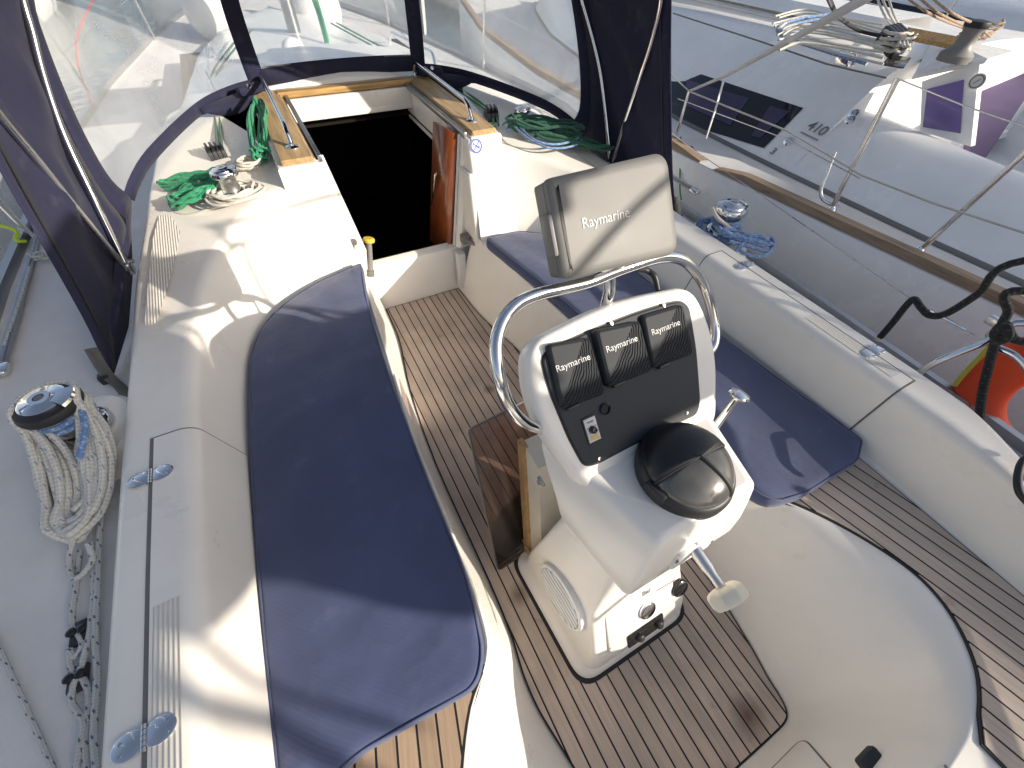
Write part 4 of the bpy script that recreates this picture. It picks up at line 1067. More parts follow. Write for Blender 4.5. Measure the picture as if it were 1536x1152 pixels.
# ================================================================== COMPASS
cc = V((.012, .192, .905)); comp = thing('compass', 'black domed steering compass with grey window on top of the pedestal', 'compass', cc)
CT = Matrix.Rotation(radians(8), 3, 'X') * 1.13
g = G(); g.lathe([(.093, -.004), (.095, .004), (.093, .02), (.088, .03), (.080, .034)], 44, cc, CT); part('compass_base', g, M['black'], comp)
M['comphood'] = plain('satin_black_hood', (.013, .013, .014), .34, bump=.1, bscale=700)
def dome(a0, a1, R_, z0, hh, n=20, m=10, lift=0):
    g = G(); rows = []
    for i in range(m + 1):
        f = i / m * pi / 2; rows.append([cc + CT @ V(((R_ * cos(f)) * cos(lerp(a0, a1, k / n)), (R_ * cos(f)) * sin(lerp(a0, a1, k / n)), z0 + hh * sin(f))) for k in range(n + 1)])
    g.sheet(rows); return g
g = dome(0.02, pi - .02, .086, .028, .045); part('compass_hood', g, M['comphood'], comp, solid=.004)
M['compglass'] = plain('grey_compass_window', (.075, .073, .068), .22, var=.25, scale=20, coat=.5)
g = dome(pi + .02, 2 * pi - .02, .083, .028, .042); part('compass_window', g, M['compglass'], comp, solid=.003)
g = G(); R_ = []
for i in range(21):
    f = pi * i / 20; R_.append(cc + CT @ V((.085 * cos(f), 0, .028 + .044 * sin(f))))
g.tube(R_, .0035, 8); part('hood_seam', g, M['rubber'], comp)
g = G()
R_ = [cc + CT @ V((.084 * cos(f) * .35, -.084 * cos(f) * .93, .0285 + .0435 * sin(f))) for f in [pi / 2 * i / 14 for i in range(15)]]
g.tube(R_, .0045, 8); part('window_rib', g, M['black'], comp)
g = G(); g.box(cc + CT @ V((-.088, -.012, .02)), (.02, .05, .03), .006, Matrix.Rotation(.15, 3, 'Z')); part('hood_hinge', g, M['black'], comp)

# ================================================================== FOLDED TABLE + ACRYLIC BOARD
tb_ = thing('folding_table', 'cream folded cockpit table with pale wood edge on the front of the pedestal', 'table', (-.1, .45, .02))
p0, p1 = at(793, 836, z=.03), at(783, 672, z=.52)
p0.z = .03
dv = (p1 - p0); ax = dv.normalized()
def table_pt(t, x, y): return p0 + dv * t + V((x, y, 0))
g = G()
R = [[table_pt(t, .0, 0), table_pt(t, .022, -.002), table_pt(t, .022, .035), table_pt(t, .0, .035)] for t in (0, 1)]
g.sheet(R, closed=True, flip=True); g.f += [[0, 1, 2, 3], [7, 6, 5, 4]]; g.uv += [None, None]; part('edge_strip', g, M['oak'], tb_, smooth=30)
g = G(); w = .33
R = [[table_pt(t, .014, -.085), table_pt(t, w, -.085), table_pt(t, w, .03), table_pt(t, .014, .03)] for t in (.02, .985)]
g.sheet(R, closed=True, flip=True); g.f += [[0, 1, 2, 3], [7, 6, 5, 4]]; g.uv += [None, None]; tp = part('table_leaf', g, M['cream'], tb_, smooth=30)
c = at(812, 722, x=table_pt(.7, .006, 0).x); g = G(); g.box(c, (.012, .035, .012), .003); g.tube([c + V((-.006, 0, -.01)), c + V((-.012, 0, .012))], .005, 10); part('table_catch', g, M['steel'], tp)
g = G(); g.tube([table_pt(.10, .012, -.087), table_pt(.105, -.003, -.02), table_pt(.10, -.003, .037)], .003, 6); part('shock_cord', g, M['rope_t'], tb_)
ac = thing('washboard', 'smoked see-through acrylic washboard standing on the sole beside the table', 'washboard', (-.2, .5, .01))
bl = at(747, 856, z=.008); tl_ = at(702, 644, z=.56); tr_ = at(782, 604, z=.56); br = bl + (tr_ - tl_)
ext = (tr_ - tl_) * 1.7
o4 = [bl, bl + ext, tl_ + ext, tl_]
u = ext.normalized(); v = (tl_ - bl); v = (v - u * v.dot(u)).normalized(); n_ = u.cross(v)
q2 = [V(((p - bl).dot(u), (p - bl).dot(v))) for p in o4]
o = ccw([(p.x, p.y) for p in rounded(q2, .02, 4)])
g = G(); g.slab(o, [(0, -.005), (0, .005)], (bl, u, v, n_)); part('acrylic_sheet', g, M['smoked'], ac, smooth=30)
g = G(); rim = inset(o, .001); g.tube([bl + u * p[0] + v * p[1] for p in rim], .0045, 6, closed=True); part('sheet_edge', g, M['greydark'], ac)

# bilge pump handle standing on the bridge deck
bp_ = thing('pump_handle', 'grey pump handle with a round yellow cap standing left of the companionway', 'pump handle', (-.3, 2.0, .43))
a = at(556, 411, y=2.00); b = at(553, 360, y=2.03); 
g = G(); g.tube([a, a.lerp(b, .8), b], [.015, .015, .014], 14); part('handle_tube', g, M['greydark'], bp_)
d = (b - a).normalized(); Q = V((0, 0, 1)).rotation_difference(d).to_matrix()
g = G(); g.lathe([(.012, -.012), (.029, -.009), (.030, .004), (.024, .011), (0, .012)], 24, b, Q); part('handle_cap', g, M['yellow'], bp_)
g = G(); g.lathe([(.02, -.01), (.02, .02), (.014, .024)], 18, a, Q); part('handle_socket', g, M['grey'], bp_)

# ================================================================== WINCHES
def winch(label, loc, sc, group=None):
    w = thing('winch', label, 'winch', loc, group); L0 = V(loc)
    k = sc
    g = G(); g.lathe([(.080 * k, -.002), (.080 * k, .012 * k), (.072 * k, .022 * k), (.058 * k, .032 * k)], 40, L0); part('winch_base', g, M['chrome'], w)
    g = G(); g.lathe([(.055 * k, .03 * k), (.050 * k, .05 * k), (.049 * k, .08 * k), (.053 * k, .10 * k), (.06 * k, .108 * k)], 40, L0); part('winch_drum', g, M['steel'], w)
    g = G(); g.lathe([(.060 * k, .106 * k), (.074 * k, .112 * k), (.076 * k, .122 * k), (.070 * k, .136 * k), (.052 * k, .143 * k)], 40, L0); part('winch_collar', g, M['rubber'] if sc > .9 and loc[0] < 0 else M['chrome'], w)
    g = G(); g.lathe([(.052 * k, .140 * k), (.054 * k, .147 * k), (.046 * k, .152 * k), (.026 * k, .155 * k), (.024 * k, .157 * k), (.013 * k, .157 * k), (.012 * k, .145 * k), (0, .145 * k)], 36, L0)
    # self-tailing arm
    g.sheet([[L0 + V((cos(a_) * r_ * k, sin(a_) * r_ * k, .150 * k + h_ * k)) for a_ in (-.75, -.5, -.25, 0, .25)] for r_, h_ in ((.035, .004), (.055, .004), (.072, .0), (.075, -.008), (.06, -.012))])
    part('winch_cap', g, M['chrome'], w)
    g = G()
    g.slab([((.012 if j % 2 else .0085) * k * cos(j * pi / 8), (.012 if j % 2 else .0085) * k * sin(j * pi / 8)) for j in range(16)], [(0, .150 * k), (0, .1574 * k)], (L0, V((1, 0, 0)), V((0, 1, 0)), V((0, 0, 1))))
    part('handle_socket', g, M['seam'], w)
    return w
winch('large chrome winch with black rubber top and white rope hank, on the port coaming', (-1.315, 1.175, .643), 1.0, 'winches round the cockpit')
winch('large chrome winch wrapped in blue rope, on the starboard coaming', (1.315, 1.175, .643), 1.0, 'winches round the cockpit')
wl_ = at(351, 291, z=.822)
winch('small chrome winch among green and white rope on the coachroof left of the companionway', tuple(wl_), .72, 'winches round the cockpit')
wr_ = at(783, 187, z=.835)
winch('small chrome winch beside the window on the coachroof right of the companionway', tuple(wr_), .6, 'winches round the cockpit')
# rope clutches / blocks on the coachroof
def clutch(label, c, n, rot, sc=1.0):
    t = thing('rope_clutch', label, 'rope clutch', c, 'rope clutches on the coachroof'); Q = Matrix.Rotation(rot, 3, 'Z'); c = V(c)
    for i in range(n):
        x = (i - (n - 1) / 2) * .023 * sc
        g = G(); g.slab(ccw([(p.x, p.y) for p in rounded([V((-.055 * sc, 0)), V((.055 * sc, 0)), V((.048 * sc, .05 * sc)), V((-.02 * sc, .064 * sc)), V((-.045 * sc, .045 * sc))], .012 * sc, 4)]), [(0, -.0098 * sc), (0, .0098 * sc)], (c + Q @ V((x, 0, 0)), Q @ V((0, 1, 0)), V((0, 0, 1)), Q @ V((1, 0, 0)))); part('clutch_body', g, M['black'], t, smooth=30)
        g = G(); g.box(c + Q @ V((x, -.012 * sc, .066 * sc)), (.014 * sc, .075 * sc, .012 * sc), .004, Q @ Matrix.Rotation(.15, 3, 'X')); part('clutch_lever', g, M['blackgloss'], t)
    return t
cl = at(328, 236, z=.83); clutch('black rope clutch behind the small winch on the left of the coachroof', tuple(cl), 4, .15, .85)
crr = at(737, 180, z=.835); clutch('black rope clutch beside the grab rail on the right of the coachroof', tuple(crr), 3, -.2, 1.0)
# ================================================================== ROPES
def rope(name, label, paths, mat, r, cat_='rope', per=6, group=None, closed=False):
    g = G(); c = None
    for p in paths:
        g.tube(cat(p, per, closed), r, 8, closed=closed)
    o = V(paths[0][0])
    return single(name, g, mat, label, cat_, tuple(o), group, smooth=60)
rnd = random.Random(3)
def hank(T, B, side, w, n, r, lift=.03, jitter=.3, pts=14, zmin=None):
    """one continuous rope folded into n long loops between T and B"""
    T, B, side = V(T), V(B), V(side).normalized(); P = []
    for i in range(n):
        ph = rnd.uniform(-.45, .45); ww = w * rnd.uniform(.55, 1.1); h = rnd.uniform(0, lift) ; t0 = rnd.uniform(-.05, .06); t1 = rnd.uniform(.9, 1.06); sh = rnd.uniform(-.25, .25) * w
        for k in range(pts):
            a = 2 * pi * (k / pts)
            q = T.lerp(B, lerp(t0, t1, (1 - cos(a)) / 2)) + side * (ww * sin(a + ph * sin(a)) + sh + ph * w * cos(a) * .8) + V((0, 0, h + lift * .5 * sin(a * 2 + ph * 6) ** 2))
            if zmin is not None: q.z = max(q.z, zmin)
            P.append(q)
    return P
def coil(c, r0, r1, n, z0, z1, pts=12, jit=.008, ex=1.0):
    P = []
    for i in range(n * pts):
        a = 2 * pi * i / pts; t = i / (n * pts); rr = lerp(r0, r1, .5 + .5 * sin(i * .37 + t * 5)) + rnd.uniform(-jit, jit)
        P.append(V((c[0] + rr * cos(a) * ex, c[1] + rr * sin(a), lerp(z0, z1, t) + rnd.uniform(-jit, jit) * .6)))
    return P
# hank of white rope on the port primary winch, blue turns on the drum
L0 = V((-1.315, 1.175, .643))
Bb = at(108, 806, z=.62)
def winch_hank(n):
    P = []; dn_ = V((Bb.x - L0.x, Bb.y - L0.y, 0)); ln_ = dn_.length; dn_.normalize(); sd = V((-dn_.y, dn_.x, 0))
    for i in range(n):
        r = rnd.uniform(.058, .074); zt = rnd.uniform(.075, .135); lo = rnd.uniform(.80, 1.04); w0 = rnd.uniform(.012, .04); tw = rnd.uniform(-.055, .05); lift = rnd.uniform(0, .04)
        def leg(t, sgn):   # t 0 at the drum, 1 at the bottom of the loop
            x = lerp(r, w0, t) * sgn * (1 - .45 * sin(pi * min(1, t * 1.1))) + tw * sin(pi * t) + .02 * sgn * sin(3.5 * t)
            z = lerp(L0.z + zt, .60 + lift, min(1, t * 1.25) ** .8)
            return V((L0.x, L0.y, 0)) + dn_ * (ln_ * lo * t) + sd * x + V((0, 0, max(z, .592)))
        for t in (.9, .72, .54, .36, .18): P.append(leg(t, -1))
        for a_ in (-80, -130, 180, 130, 80): P.append(V((L0.x, L0.y, L0.z + zt)) + dn_ * (r * cos(radians(a_))) + sd * (r * sin(radians(a_))))
        for t in (.18, .36, .54, .72, .9): P.append(leg(t, 1))
        P.append(leg(1.0, .2))
    return P
hp_ = winch_hank(16)
rope('rope', 'thick white rope with blue flecks hanked over the port winch', [hp_], M['rope_w'], .0092, per=4)
tw = [L0 + V((cos(a) * .062, sin(a) * .062, .055 + a * .0032)) for a in [i * .45 for i in range(44)]]
rope('rope', 'light blue rope wrapped in turns round the drum of the port winch', [tw + [at(128, 640, z=.74), at(118, 690, z=.70)]], M['rope_b'], .0085, per=3)
# lines led aft along the port side deck
zz = .585
rope('rope', 'grey white rope with blue flecks running along the port coaming with a slack loop',
     [[at(x, y, z=z) for x, y, z in ((118, 790, .63), (104, 835, .60), (112, 868, .60), (138, 842, .61), (132, 815, .63))],
      [at(x, y, z=zz) for x, y in ((120, 825), (114, 880), (108, 930), (124, 965), (112, 985), (104, 975), (106, 1000), (125, 1020), (134, 1045), (128, 1100), (130, 1160))],
      [at(x, y, z=zz + .004) for x, y in ((138, 815), (141, 880), (137, 930), (133, 960), (122, 1000), (110, 1030), (108, 1055), (124, 1080), (122, 1110), (112, 1160))],
      [at(x, y, z=zz + .008) for x, y in ((178, 640), (192, 628), (172, 690), (152, 780), (147, 860), (143, 950), (146, 1010), (141, 1100), (146, 1165))]], M['rope_wb'], .0068)
rope('rope', 'thin white line with navy blue dots lying across the port side deck', [[at(x, y, z=.58) for x, y in ((-30, 925), (0, 975), (25, 1030), (50, 1085), (85, 1165))]], M['rope_wb'], .0052)
for lab, px, py in (('black cam cleat on the port side deck nearest the winch', 124, 950), ('black cam cleat on the port side deck, aft one of the two', 121, 1018)):
    c = at(px, py, z=.575); t = thing('cam_cleat', lab, 'cam cleat', c, 'cam cleats on the port side deck')
    g = G(); g.box(c + V((0, 0, .006)), (.034, .055, .018), .005); part('cleat_base', g, M['black'], t)
    for d in (-.014, .014):
        g = G(); g.lathe([(.009, .012), (.010, .022), (.005, .026), (0, .026)], 16, c + V((d * .7, .003, 0))); part('cleat_jaw', g, M['blackgloss'], t)
# light grey line tied on the track at the port rail
rope('rope', 'white line knotted round the genoa track at the port rail', [cat(coil(at(62, 385, z=.605), .012, .03, 3, .60, .62), 1), [at(40, 380, z=.61), at(70, 388, z=.61), at(80, 378, z=.61)], [at(45, 400, z=.60), at(30, 450, z=.60), at(6, 520, z=.60)]], M['rope_wb'], .005)
rope('rope', 'lime green mooring line coming over the port rail', [[V((-2.3, 2.9, .75)), at(0, 338, z=.66), at(24, 360, z=.63), at(38, 362, z=.61)]], M['rope_lime'], .008)
# blue rope on the starboard primary winch
Rw = V((1.315, 1.175, .643))
p = [Rw + V((cos(a) * .061, sin(a) * .061, .05 + a * .0026)) for a in [i * .45 for i in range(34)]][::-1]
p += coil(Rw, .085, .115, 4, .665, .66, jit=.012)
tail = [at(1095, 362, z=.70), at(1130, 372, z=.68), at(1158, 378, z=.66), at(1150, 362, z=.67), at(1132, 352, z=.70), at(1110, 375, z=.68), at(1140, 385, z=.66), at(1160, 370, z=.67), at(1155, 356, z=.68), at(1142, 362, z=.69), at(1120, 360, z=.70), at(1100, 385, z=.665), at(1112, 398, z=.66)]
rope('rope', 'blue rope wound round the starboard winch with its tail bunched beside it', [p, tail, hank(at(1078, 352, z=.70), at(1150, 372, z=.665), V((.3, 1, 0)), .035, 5, .008, lift=.03)], M['rope_b'], .0082, per=4)
rope('rope', 'short grey rope turn crossing the front of the starboard winch drum', [[at(1068, 312, z=.77), at(1075, 325, z=.755), at(1092, 340, z=.72), at(1108, 352, z=.70)]], M['rope_plain'], .0085)
# coils on the coachroof, port of the companionway
rope('rope', 'green rope hank hanging at the corner of the left hatch rail', [hank(at(388, 163, z=0.935), at(392, 245, z=0.850), V((1, .2, 0)), .04, 12, .006, lift=.035), [at(372, 225, z=0.895), at(395, 222, z=0.905), at(407, 228, z=0.895)], [at(405, 190, z=0.915), at(418, 182, z=0.900), at(430, 182, z=0.895)]], M['rope_g'], .0062, per=4)
rope('rope', 'off white rope coil looped beside the green hank on the coachroof', [coil(at(371, 240, z=0.870), .035, .062, 5, .835, .88, jit=.006)], M['rope_plain'], .0058, per=4)
rope('rope', 'off white rope piled round the foot of the small left winch', [coil(V(wl_) + V((.012, -.035, 0)), .050, .095, 7, .825, .86, jit=.008, ex=1.2), [at(300, 276, z=0.850), at(292, 268, z=0.835), at(268, 290, z=0.785), at(256, 302, z=0.780), at(262, 318, z=0.775), at(285, 322, z=0.780), at(320, 312, z=0.805), at(360, 300, z=0.827)]], M['rope_plain'], .0058, per=4)
rope('rope', 'flat bundle of green rope lying left of the small winch', [hank(at(247, 286, z=0.795), at(335, 268, z=0.840), V((.2, 1, 0)), .03, 8, .006, lift=.03), hank(at(262, 312, z=0.785), at(330, 285, z=0.830), V((.2, 1, 0)), .06, 12, .006, lift=.035)], M['rope_g'], .0062, per=4)
# coils starboard of the companionway
rope('rope', 'dark green rope coil lying by the right window of the sprayhood', [hank(at(765, 195, z=0.860), at(868, 205, z=0.825), V((.1, 1, 0)), .075, 11, .006, lift=.045), hank(at(800, 205, z=0.845), at(915, 230, z=0.765), V((.1, 1, 0)), .045, 7, .006, lift=.03)], M['rope_gd'], .0068, per=4)
rope('rope', 'blue line draped over the dark green coil beside the right hatch rail', [[at(x, y, z=z) for x, y, z in ((752, 188, 0.875), (765, 183, 0.890), (782, 200, 0.885), (800, 212, 0.865), (825, 222, 0.845), (855, 220, 0.830), (872, 210, 0.825), (862, 188, 0.835), (838, 180, 0.845), (818, 188, 0.865))], [at(x, y, z=z) for x, y, z in ((758, 196, 0.865), (778, 190, 0.885), (796, 207, 0.875), (822, 216, 0.855), (850, 214, 0.840), (870, 203, 0.835), (858, 183, 0.840), (832, 183, 0.855))]], M['rope_b'], .0055)
rope('rope', 'pair of green lines running forward from the right rope clutch', [[at(742, 190, z=0.850), at(735, 172, z=0.860), at(700, 145, z=0.865), at(640, 113, z=0.865), V((.3, 4.9, .93))], [at(748, 188, z=0.850), at(741, 172, z=0.860), at(706, 143, z=0.865), at(650, 113, z=0.865), V((.35, 4.9, .93))]], M['rope_g'], .006)
rope('rope', 'pair of green lines running forward from the left rope clutch', [[at(326, 222, z=0.860), at(323, 180, z=0.865), at(318, 110, z=0.870), V((-.4, 4.8, .93))], [at(333, 222, z=0.860), at(330, 180, z=0.865), at(326, 110, z=0.870), V((-.35, 4.8, .93))]], M['rope_gd'], .006)
g = G()
# green halyard and blue reef line at the mast
rope('rope', 'green halyard hanging down the mast beyond the front window', [[at(475, 0, y=4.7), at(484, 30, y=4.6), at(493, 70, y=4.4)], [at(470, 0, y=4.72), at(480, 30, y=4.62), at(491, 70, y=4.4)]], M['rope_g'], .012)
# black mooring line over the lifeline
rope('mooring_line', 'thick black mooring line hooked over the starboard lifeline with its cut end hanging', [[V((1.75, -.1, 1.15)), at(1536, 391, x=1.50), at(1467, 441, x=1.47), at(1420, 470, x=1.455), at(1395, 473, x=1.445), at(1381, 461, x=1.445), at(1371, 449, x=1.45), at(1358, 460, x=1.445), at(1340, 483, x=1.43), at(1320, 506, x=1.42)]], M['rope_k'], .0125, 'mooring line', per=8)
g = G(); e = at(1320, 506, x=1.42); f_ = at(1317, 510, x=1.42); g.tube([e, f_], .0128, 10); single('rope_whipping', g, M['cream'], 'pale taped tip of the hanging black mooring line', 'rope end', tuple(e))
rope('mooring_line', 'thick black mooring line tied in a knot round the stern rail', [[V((1.7, -.2, 1.0)), at(1534, 436, x=1.44), at(1512, 470, x=1.42), at(1497, 500, x=1.41), at(1484, 545, x=1.41), at(1473, 592, x=1.41), at(1468, 640, x=1.43)], [at(1497, 497, x=1.40), at(1510, 490, x=1.40), at(1512, 505, x=1.40), at(1498, 512, x=1.40), at(1492, 500, x=1.40), at(1508, 486, x=1.41), at(1520, 508, x=1.41), at(1545, 514, x=1.43)]], M['rope_k'], .0135, 'mooring line', per=8)
rope('hose', 'black hose curving at the starboard quarter beside the coaming', [[at(1560, 685, z=.72), at(1536, 690, z=.72), at(1527, 712, z=.71), at(1529, 738, z=.70), at(1545, 758, z=.69)]], M['rubber'], .009, 'hose')
# lifebuoy on the stern rail
lb = thing('lifebuoy', 'bright orange horseshoe lifebuoy hung on the starboard stern rail', 'lifebuoy', (1.56, -.2, .6))
c = V((1.56, -.19, .62)); rows = []
for i in range(41):
    a = radians(lerp(115, 425, i / 40)); rows.append([c + V((.055 * cos(b) * 1.0, (0.215 + .078 * sin(b)) * cos(a), (.235 + .078 * sin(b)) * sin(a))) for b in [2 * pi * k / 20 for k in range(20)]])
g = G(); g.sheet(rows, closed=True); g.f += [list(range(20)), [40 * 20 + k for k in range(20)][::-1]]; g.uv += [None, None]
part('buoy_body', g, M['orange'], lb, smooth=60)
g = G(); g.tube(cat([at(1432, 578, x=1.50), at(1450, 556, x=1.50), at(1480, 525, x=1.49), at(1492, 505, x=1.48)], 6), .008, 8); part('grab_line', g, M['rope_y'], lb)
g = G()
for a in (150, 250): 
    a = radians(a); q = c + V((0, .215 * cos(a), .235 * sin(a))); g.lathe([(.085, -.02), (.085, .02)], 24, q, Matrix.Rotation(a, 3, 'X') @ Matrix.Rotation(0, 3, 'X'), sx=.72)
M['reflect'] = plain('silver_reflective_tape', (.6, .6, .6), .3)

# ================================================================== SPRAYHOOD
hood = thing('sprayhood', 'navy canvas sprayhood with clear windows on steel hoops over the companionway', 'sprayhood', (0, 2.0, .7))
def arc(half, n=40):
    h = resample(cat(half, 10), n); return h + [mir(p) for p in h[::-1][1:]]
A_ = [(1.295, 1.44, .585), (1.265, 1.52, .75), (1.235, 1.62, 1.0), (1.20, 1.72, 1.28), (1.165, 1.76, 1.45), (1.06, 1.74, 1.66), (.75, 1.72, 1.80), (0, 1.70, 1.86)]
W_ = [(1.195, 2.24, .755), (1.20, 2.22, .86), (1.185, 2.26, 1.06), (1.145, 2.33, 1.28), (1.10, 2.38, 1.42), (.98, 2.42, 1.58), (.7, 2.46, 1.72), (0, 2.5, 1.78)]
aft = arc(A_); win = arc(W_)
def canvas_between(p, q, ts, bulge=0, c=None):
    return [[p[i].lerp(q[i], t) + (V((p[i].x, 0, p[i].z - .8)).normalized() * bulge * sin(pi * t)) for t in ts] for i in range(len(p))]
g = G(); cw = canvas_between(aft, win, [i / 12 for i in range(13)], .0)
for i, r in enumerate(cw):
    for j, p in enumerate(r):
        k = sin(pi * j / 12); p.x += k * (.016 * sin(i * .42 + j * .55) + .012 * sin(i * .9 - j * 1.1 + 1)) * (1 if p.z < 1.5 else .3); p.y += k * .012 * sin(i * .6 + j * .9)
g.sheet(cw); part('hood_canvas', g, M['canvas'], hood, smooth=60, solid=.004)
# lower side skirts from the window corner aft to the foot
for s in (1, -1):
    f = lambda x, y, z: V((s * x, y, z))
    g = G(); g.sheet([[f(1.295, 1.44, .585), f(1.25, 1.7, .60), f(1.225, 2.0, .64), f(1.195, 2.24, .72), f(1.15, 2.36, .80)], [f(1.29, 1.455, .62), f(1.262, 1.70, .68), f(1.225, 2.0, .735), f(1.196, 2.24, .765), f(1.15, 2.37, .835)]], flip=(s > 0)); part('hood_skirt', g, M['canvas'], hood, solid=.004)
# pillars, side windows and front window
Fh = [(.462, 3.15, .955), (.462, 3.13, 1.15), (.455, 3.10, 1.32), (.43, 3.0, 1.50), (.40, 2.86, 1.62), (.36, 2.7, 1.71)]
bot = [(1.195, 2.24, .755), (1.12, 2.40, .83), (1.02, 2.60, .875), (.80, 2.99, .915), (.62, 3.12, .94), (.462, 3.15, .955)]
for s in (1, -1):
    wv = resample(cat(W_[:6], 10), 26); fv = resample(cat(Fh, 8), 26); bv = resample(cat(bot, 8), 31)
    def pt(i, u):
        t = i / 25
        lin = wv[i].lerp(fv[i], u)
        j = u * 30; k = min(29, int(j)); b0 = bv[k].lerp(bv[k + 1], j - k)
        lin0 = wv[0].lerp(fv[0], u); bul = (b0 - lin0) * (1 - .35 * t)
        bul = V((bul.x, bul.y, bul.z * (1 - t)))
        return V(lin + bul)
    def S_(p): return V((p.x * s, p.y, p.z))
    def edge(i):  # aft border of the clear vinyl, rounded at the lower corner
        t = i / 25; return .065 + .03 * max(0, 1 - t / .2) ** 2
    us = [k / 20 for k in range(21)]
    r0 = 1
    g = G(); g.sheet([[S_(pt(i, lerp(edge(i), .955, u))) for u in us] for i in range(r0, 26)], flip=(s < 0)); part('side_window', g, M['vinyl'], hood, smooth=80)
    g = G(); g.sheet([[S_(pt(i, edge(i) * u)) for u in (0, .5, 1)] for i in range(26)], flip=(s < 0)); part('window_border', g, M['canvas'], hood, solid=.004)
    g = G(); g.sheet([[S_(pt(i, lerp(edge(i) * .98, 1, u)) + V((0, 0, -.022 * (1 - i / r0) if i < r0 else 0))) for u in us] for i in range(0, r0 + 1)], flip=(s < 0)); part('window_border', g, M['canvas'], hood, solid=.004)
    g = G(); g.sheet([[S_(pt(i, u)) for u in (.952, .975, 1.0)] + [V((s * (fv[i].x - .028), fv[i].y + .004, fv[i].z))] for i in range(26)], flip=(s < 0)); part('window_pillar', g, M['canvas'], hood, solid=.004)
    # flap with snap fastener beside the rail
    c = S_(V((.53, 3.06, .965))); g = G(); g.box(c, (.15, .05, .05), .02, Matrix.Rotation(s * -.5, 3, 'Z')); fl = part('corner_flap', g, M['canvas'], hood)
    g = G(); g.lathe([(.012, 0), (.010, .004), (0, .005)], 14, c + V((0, -.028, .02)), Matrix.Rotation(.9, 3, 'X')); part('snap_fastener', g, M['chrome'], fl)
    # hanging canvas fold under the window edge
    g = G(); R = []
    for i in range(9):
        t = i / 8; b0 = S_(V(bot[3]).lerp(V(bot[5]), t)); R.append([b0 + V((0, -.01, .01)), b0 + V((-.0 * s, -.045 * sin(pi * t) - .01, -.02)), b0 + V((0, -.06 * sin(pi * t), -.055 * sin(pi * t) - .008))])
    g.sheet(R); part('canvas_fold', g, M['canvas'], hood, solid=.006)
    # hoops
    pv = V((1.215, 1.985, .70))
    b1 = [S_(p) for p in [pv, V((1.19, 2.07, .92)), V((1.165, 2.17, 1.13)), V((1.11, 2.29, 1.34)), V((1.03, 2.36, 1.50)), V((.72, 2.42, 1.68)), V((.0, 2.46, 1.75))]]
    g = G(); g.tube(cat(b1, 8), .0105, 12); part('hood_hoop', g, M['chrome'], hood)
    b2 = [S_(p) for p in [pv + V((.005, -.02, -.02)), V((1.21, 1.93, .90)), V((1.19, 1.87, 1.12)), V((1.175, 1.825, 1.30)), V((1.14, 1.795, 1.46)), V((1.02, 1.77, 1.64)), V((.7, 1.75, 1.77)), V((0, 1.73, 1.83))]]
    g = G(); g.tube(cat(b2, 8), .0105, 12); part('hood_hoop', g, M['steel'] if s < 0 else M['chrome'], hood)
    g = G(); g.box(S_(pv + V((.0, -.005, -.02))), (.03, .05, .05), .008); g.tube([S_(pv + V((-.03, 0, 0))), S_(pv + V((.03, 0, 0)))], .008, 10); part('hoop_pivot', g, M['steel'], hood)
    # zip along the aft edge
    g = G(); zp = [p.lerp(q, .09) for p, q in zip(aft, win)][:22]; zp = [V((p.x * (1 if s > 0 else -1), p.y, p.z)) + V((-.006 * s, 0, 0)) for p in zp]; g.tube(zp, .004, 6); part('hood_zip', g, M['rubber'], hood)
    # strap and buckle down to the deck
    foot = V((s * 1.295, 1.44, .59))
    g = G(); q = [foot + V((0, .05, .10)), foot + V((0, .0, .02)), foot + V((s * -.03, -.06, -.01)), foot + V((s * -.045, -.13, -.005)), foot + V((s * -.01, -.22, -.015))]
    qq = cat(q, 6); R = [[p + V((.018, 0, 0)), p + V((-.018, .006, 0))] for p in qq]; g.sheet(R); part('hood_strap', g, M['strapgrey'], hood, solid=.003)
    g = G(); g.box(foot + V((s * .012, .01, .0)), (.04, .035, .04), .008); part('strap_buckle', g, M['black'], hood)
fr_ = resample(cat(Fh, 8), 26)
g = G(); R = []
for p in fr_[2:22]:
    xx = p.x - .028; R.append([V((lerp(-xx, xx, k / 10), p.y + .03 * (1 - (2 * k / 10 - 1) ** 2), p.z + .006 * (1 - (2 * k / 10 - 1) ** 2))) for k in range(11)])
g.sheet(R); part('front_window', g, M['vinyl'], hood, smooth=80)
g = G(); R = []
for p in (fr_[0] + V((0, 0, -.005)), fr_[1], fr_[2] + V((0, 0, .006))):
    R.append([V((lerp(-p.x, p.x, k / 10), p.y + .03 * (1 - (2 * k / 10 - 1) ** 2), p.z + .006 * (1 - (2 * k / 10 - 1) ** 2))) for k in range(11)])
g.sheet(R); part('window_border', g, M['canvas'], hood, solid=.004)
# roof between the top of the windows and the forward hoop
g = G(); R = []
fw = [V((p.x, p.y, p.z)) for p in (cat(Fh, 8)[-14:])]
top = win[26:-26]
n = len(top)
front_edge = resample([V((.455, 3.02, 1.47)), V((.3, 3.04, 1.475)), V((-.3, 3.04, 1.475)), V((-.455, 3.02, 1.47))], n)
g.sheet([[a_.lerp(b_, t) + V((0, 0, .05 * sin(pi * t))) for t in (0, .25, .5, .75, 1)] for a_, b_ in zip(top, front_edge)]); part('hood_roof', g, M['canvas'], hood, solid=.004)
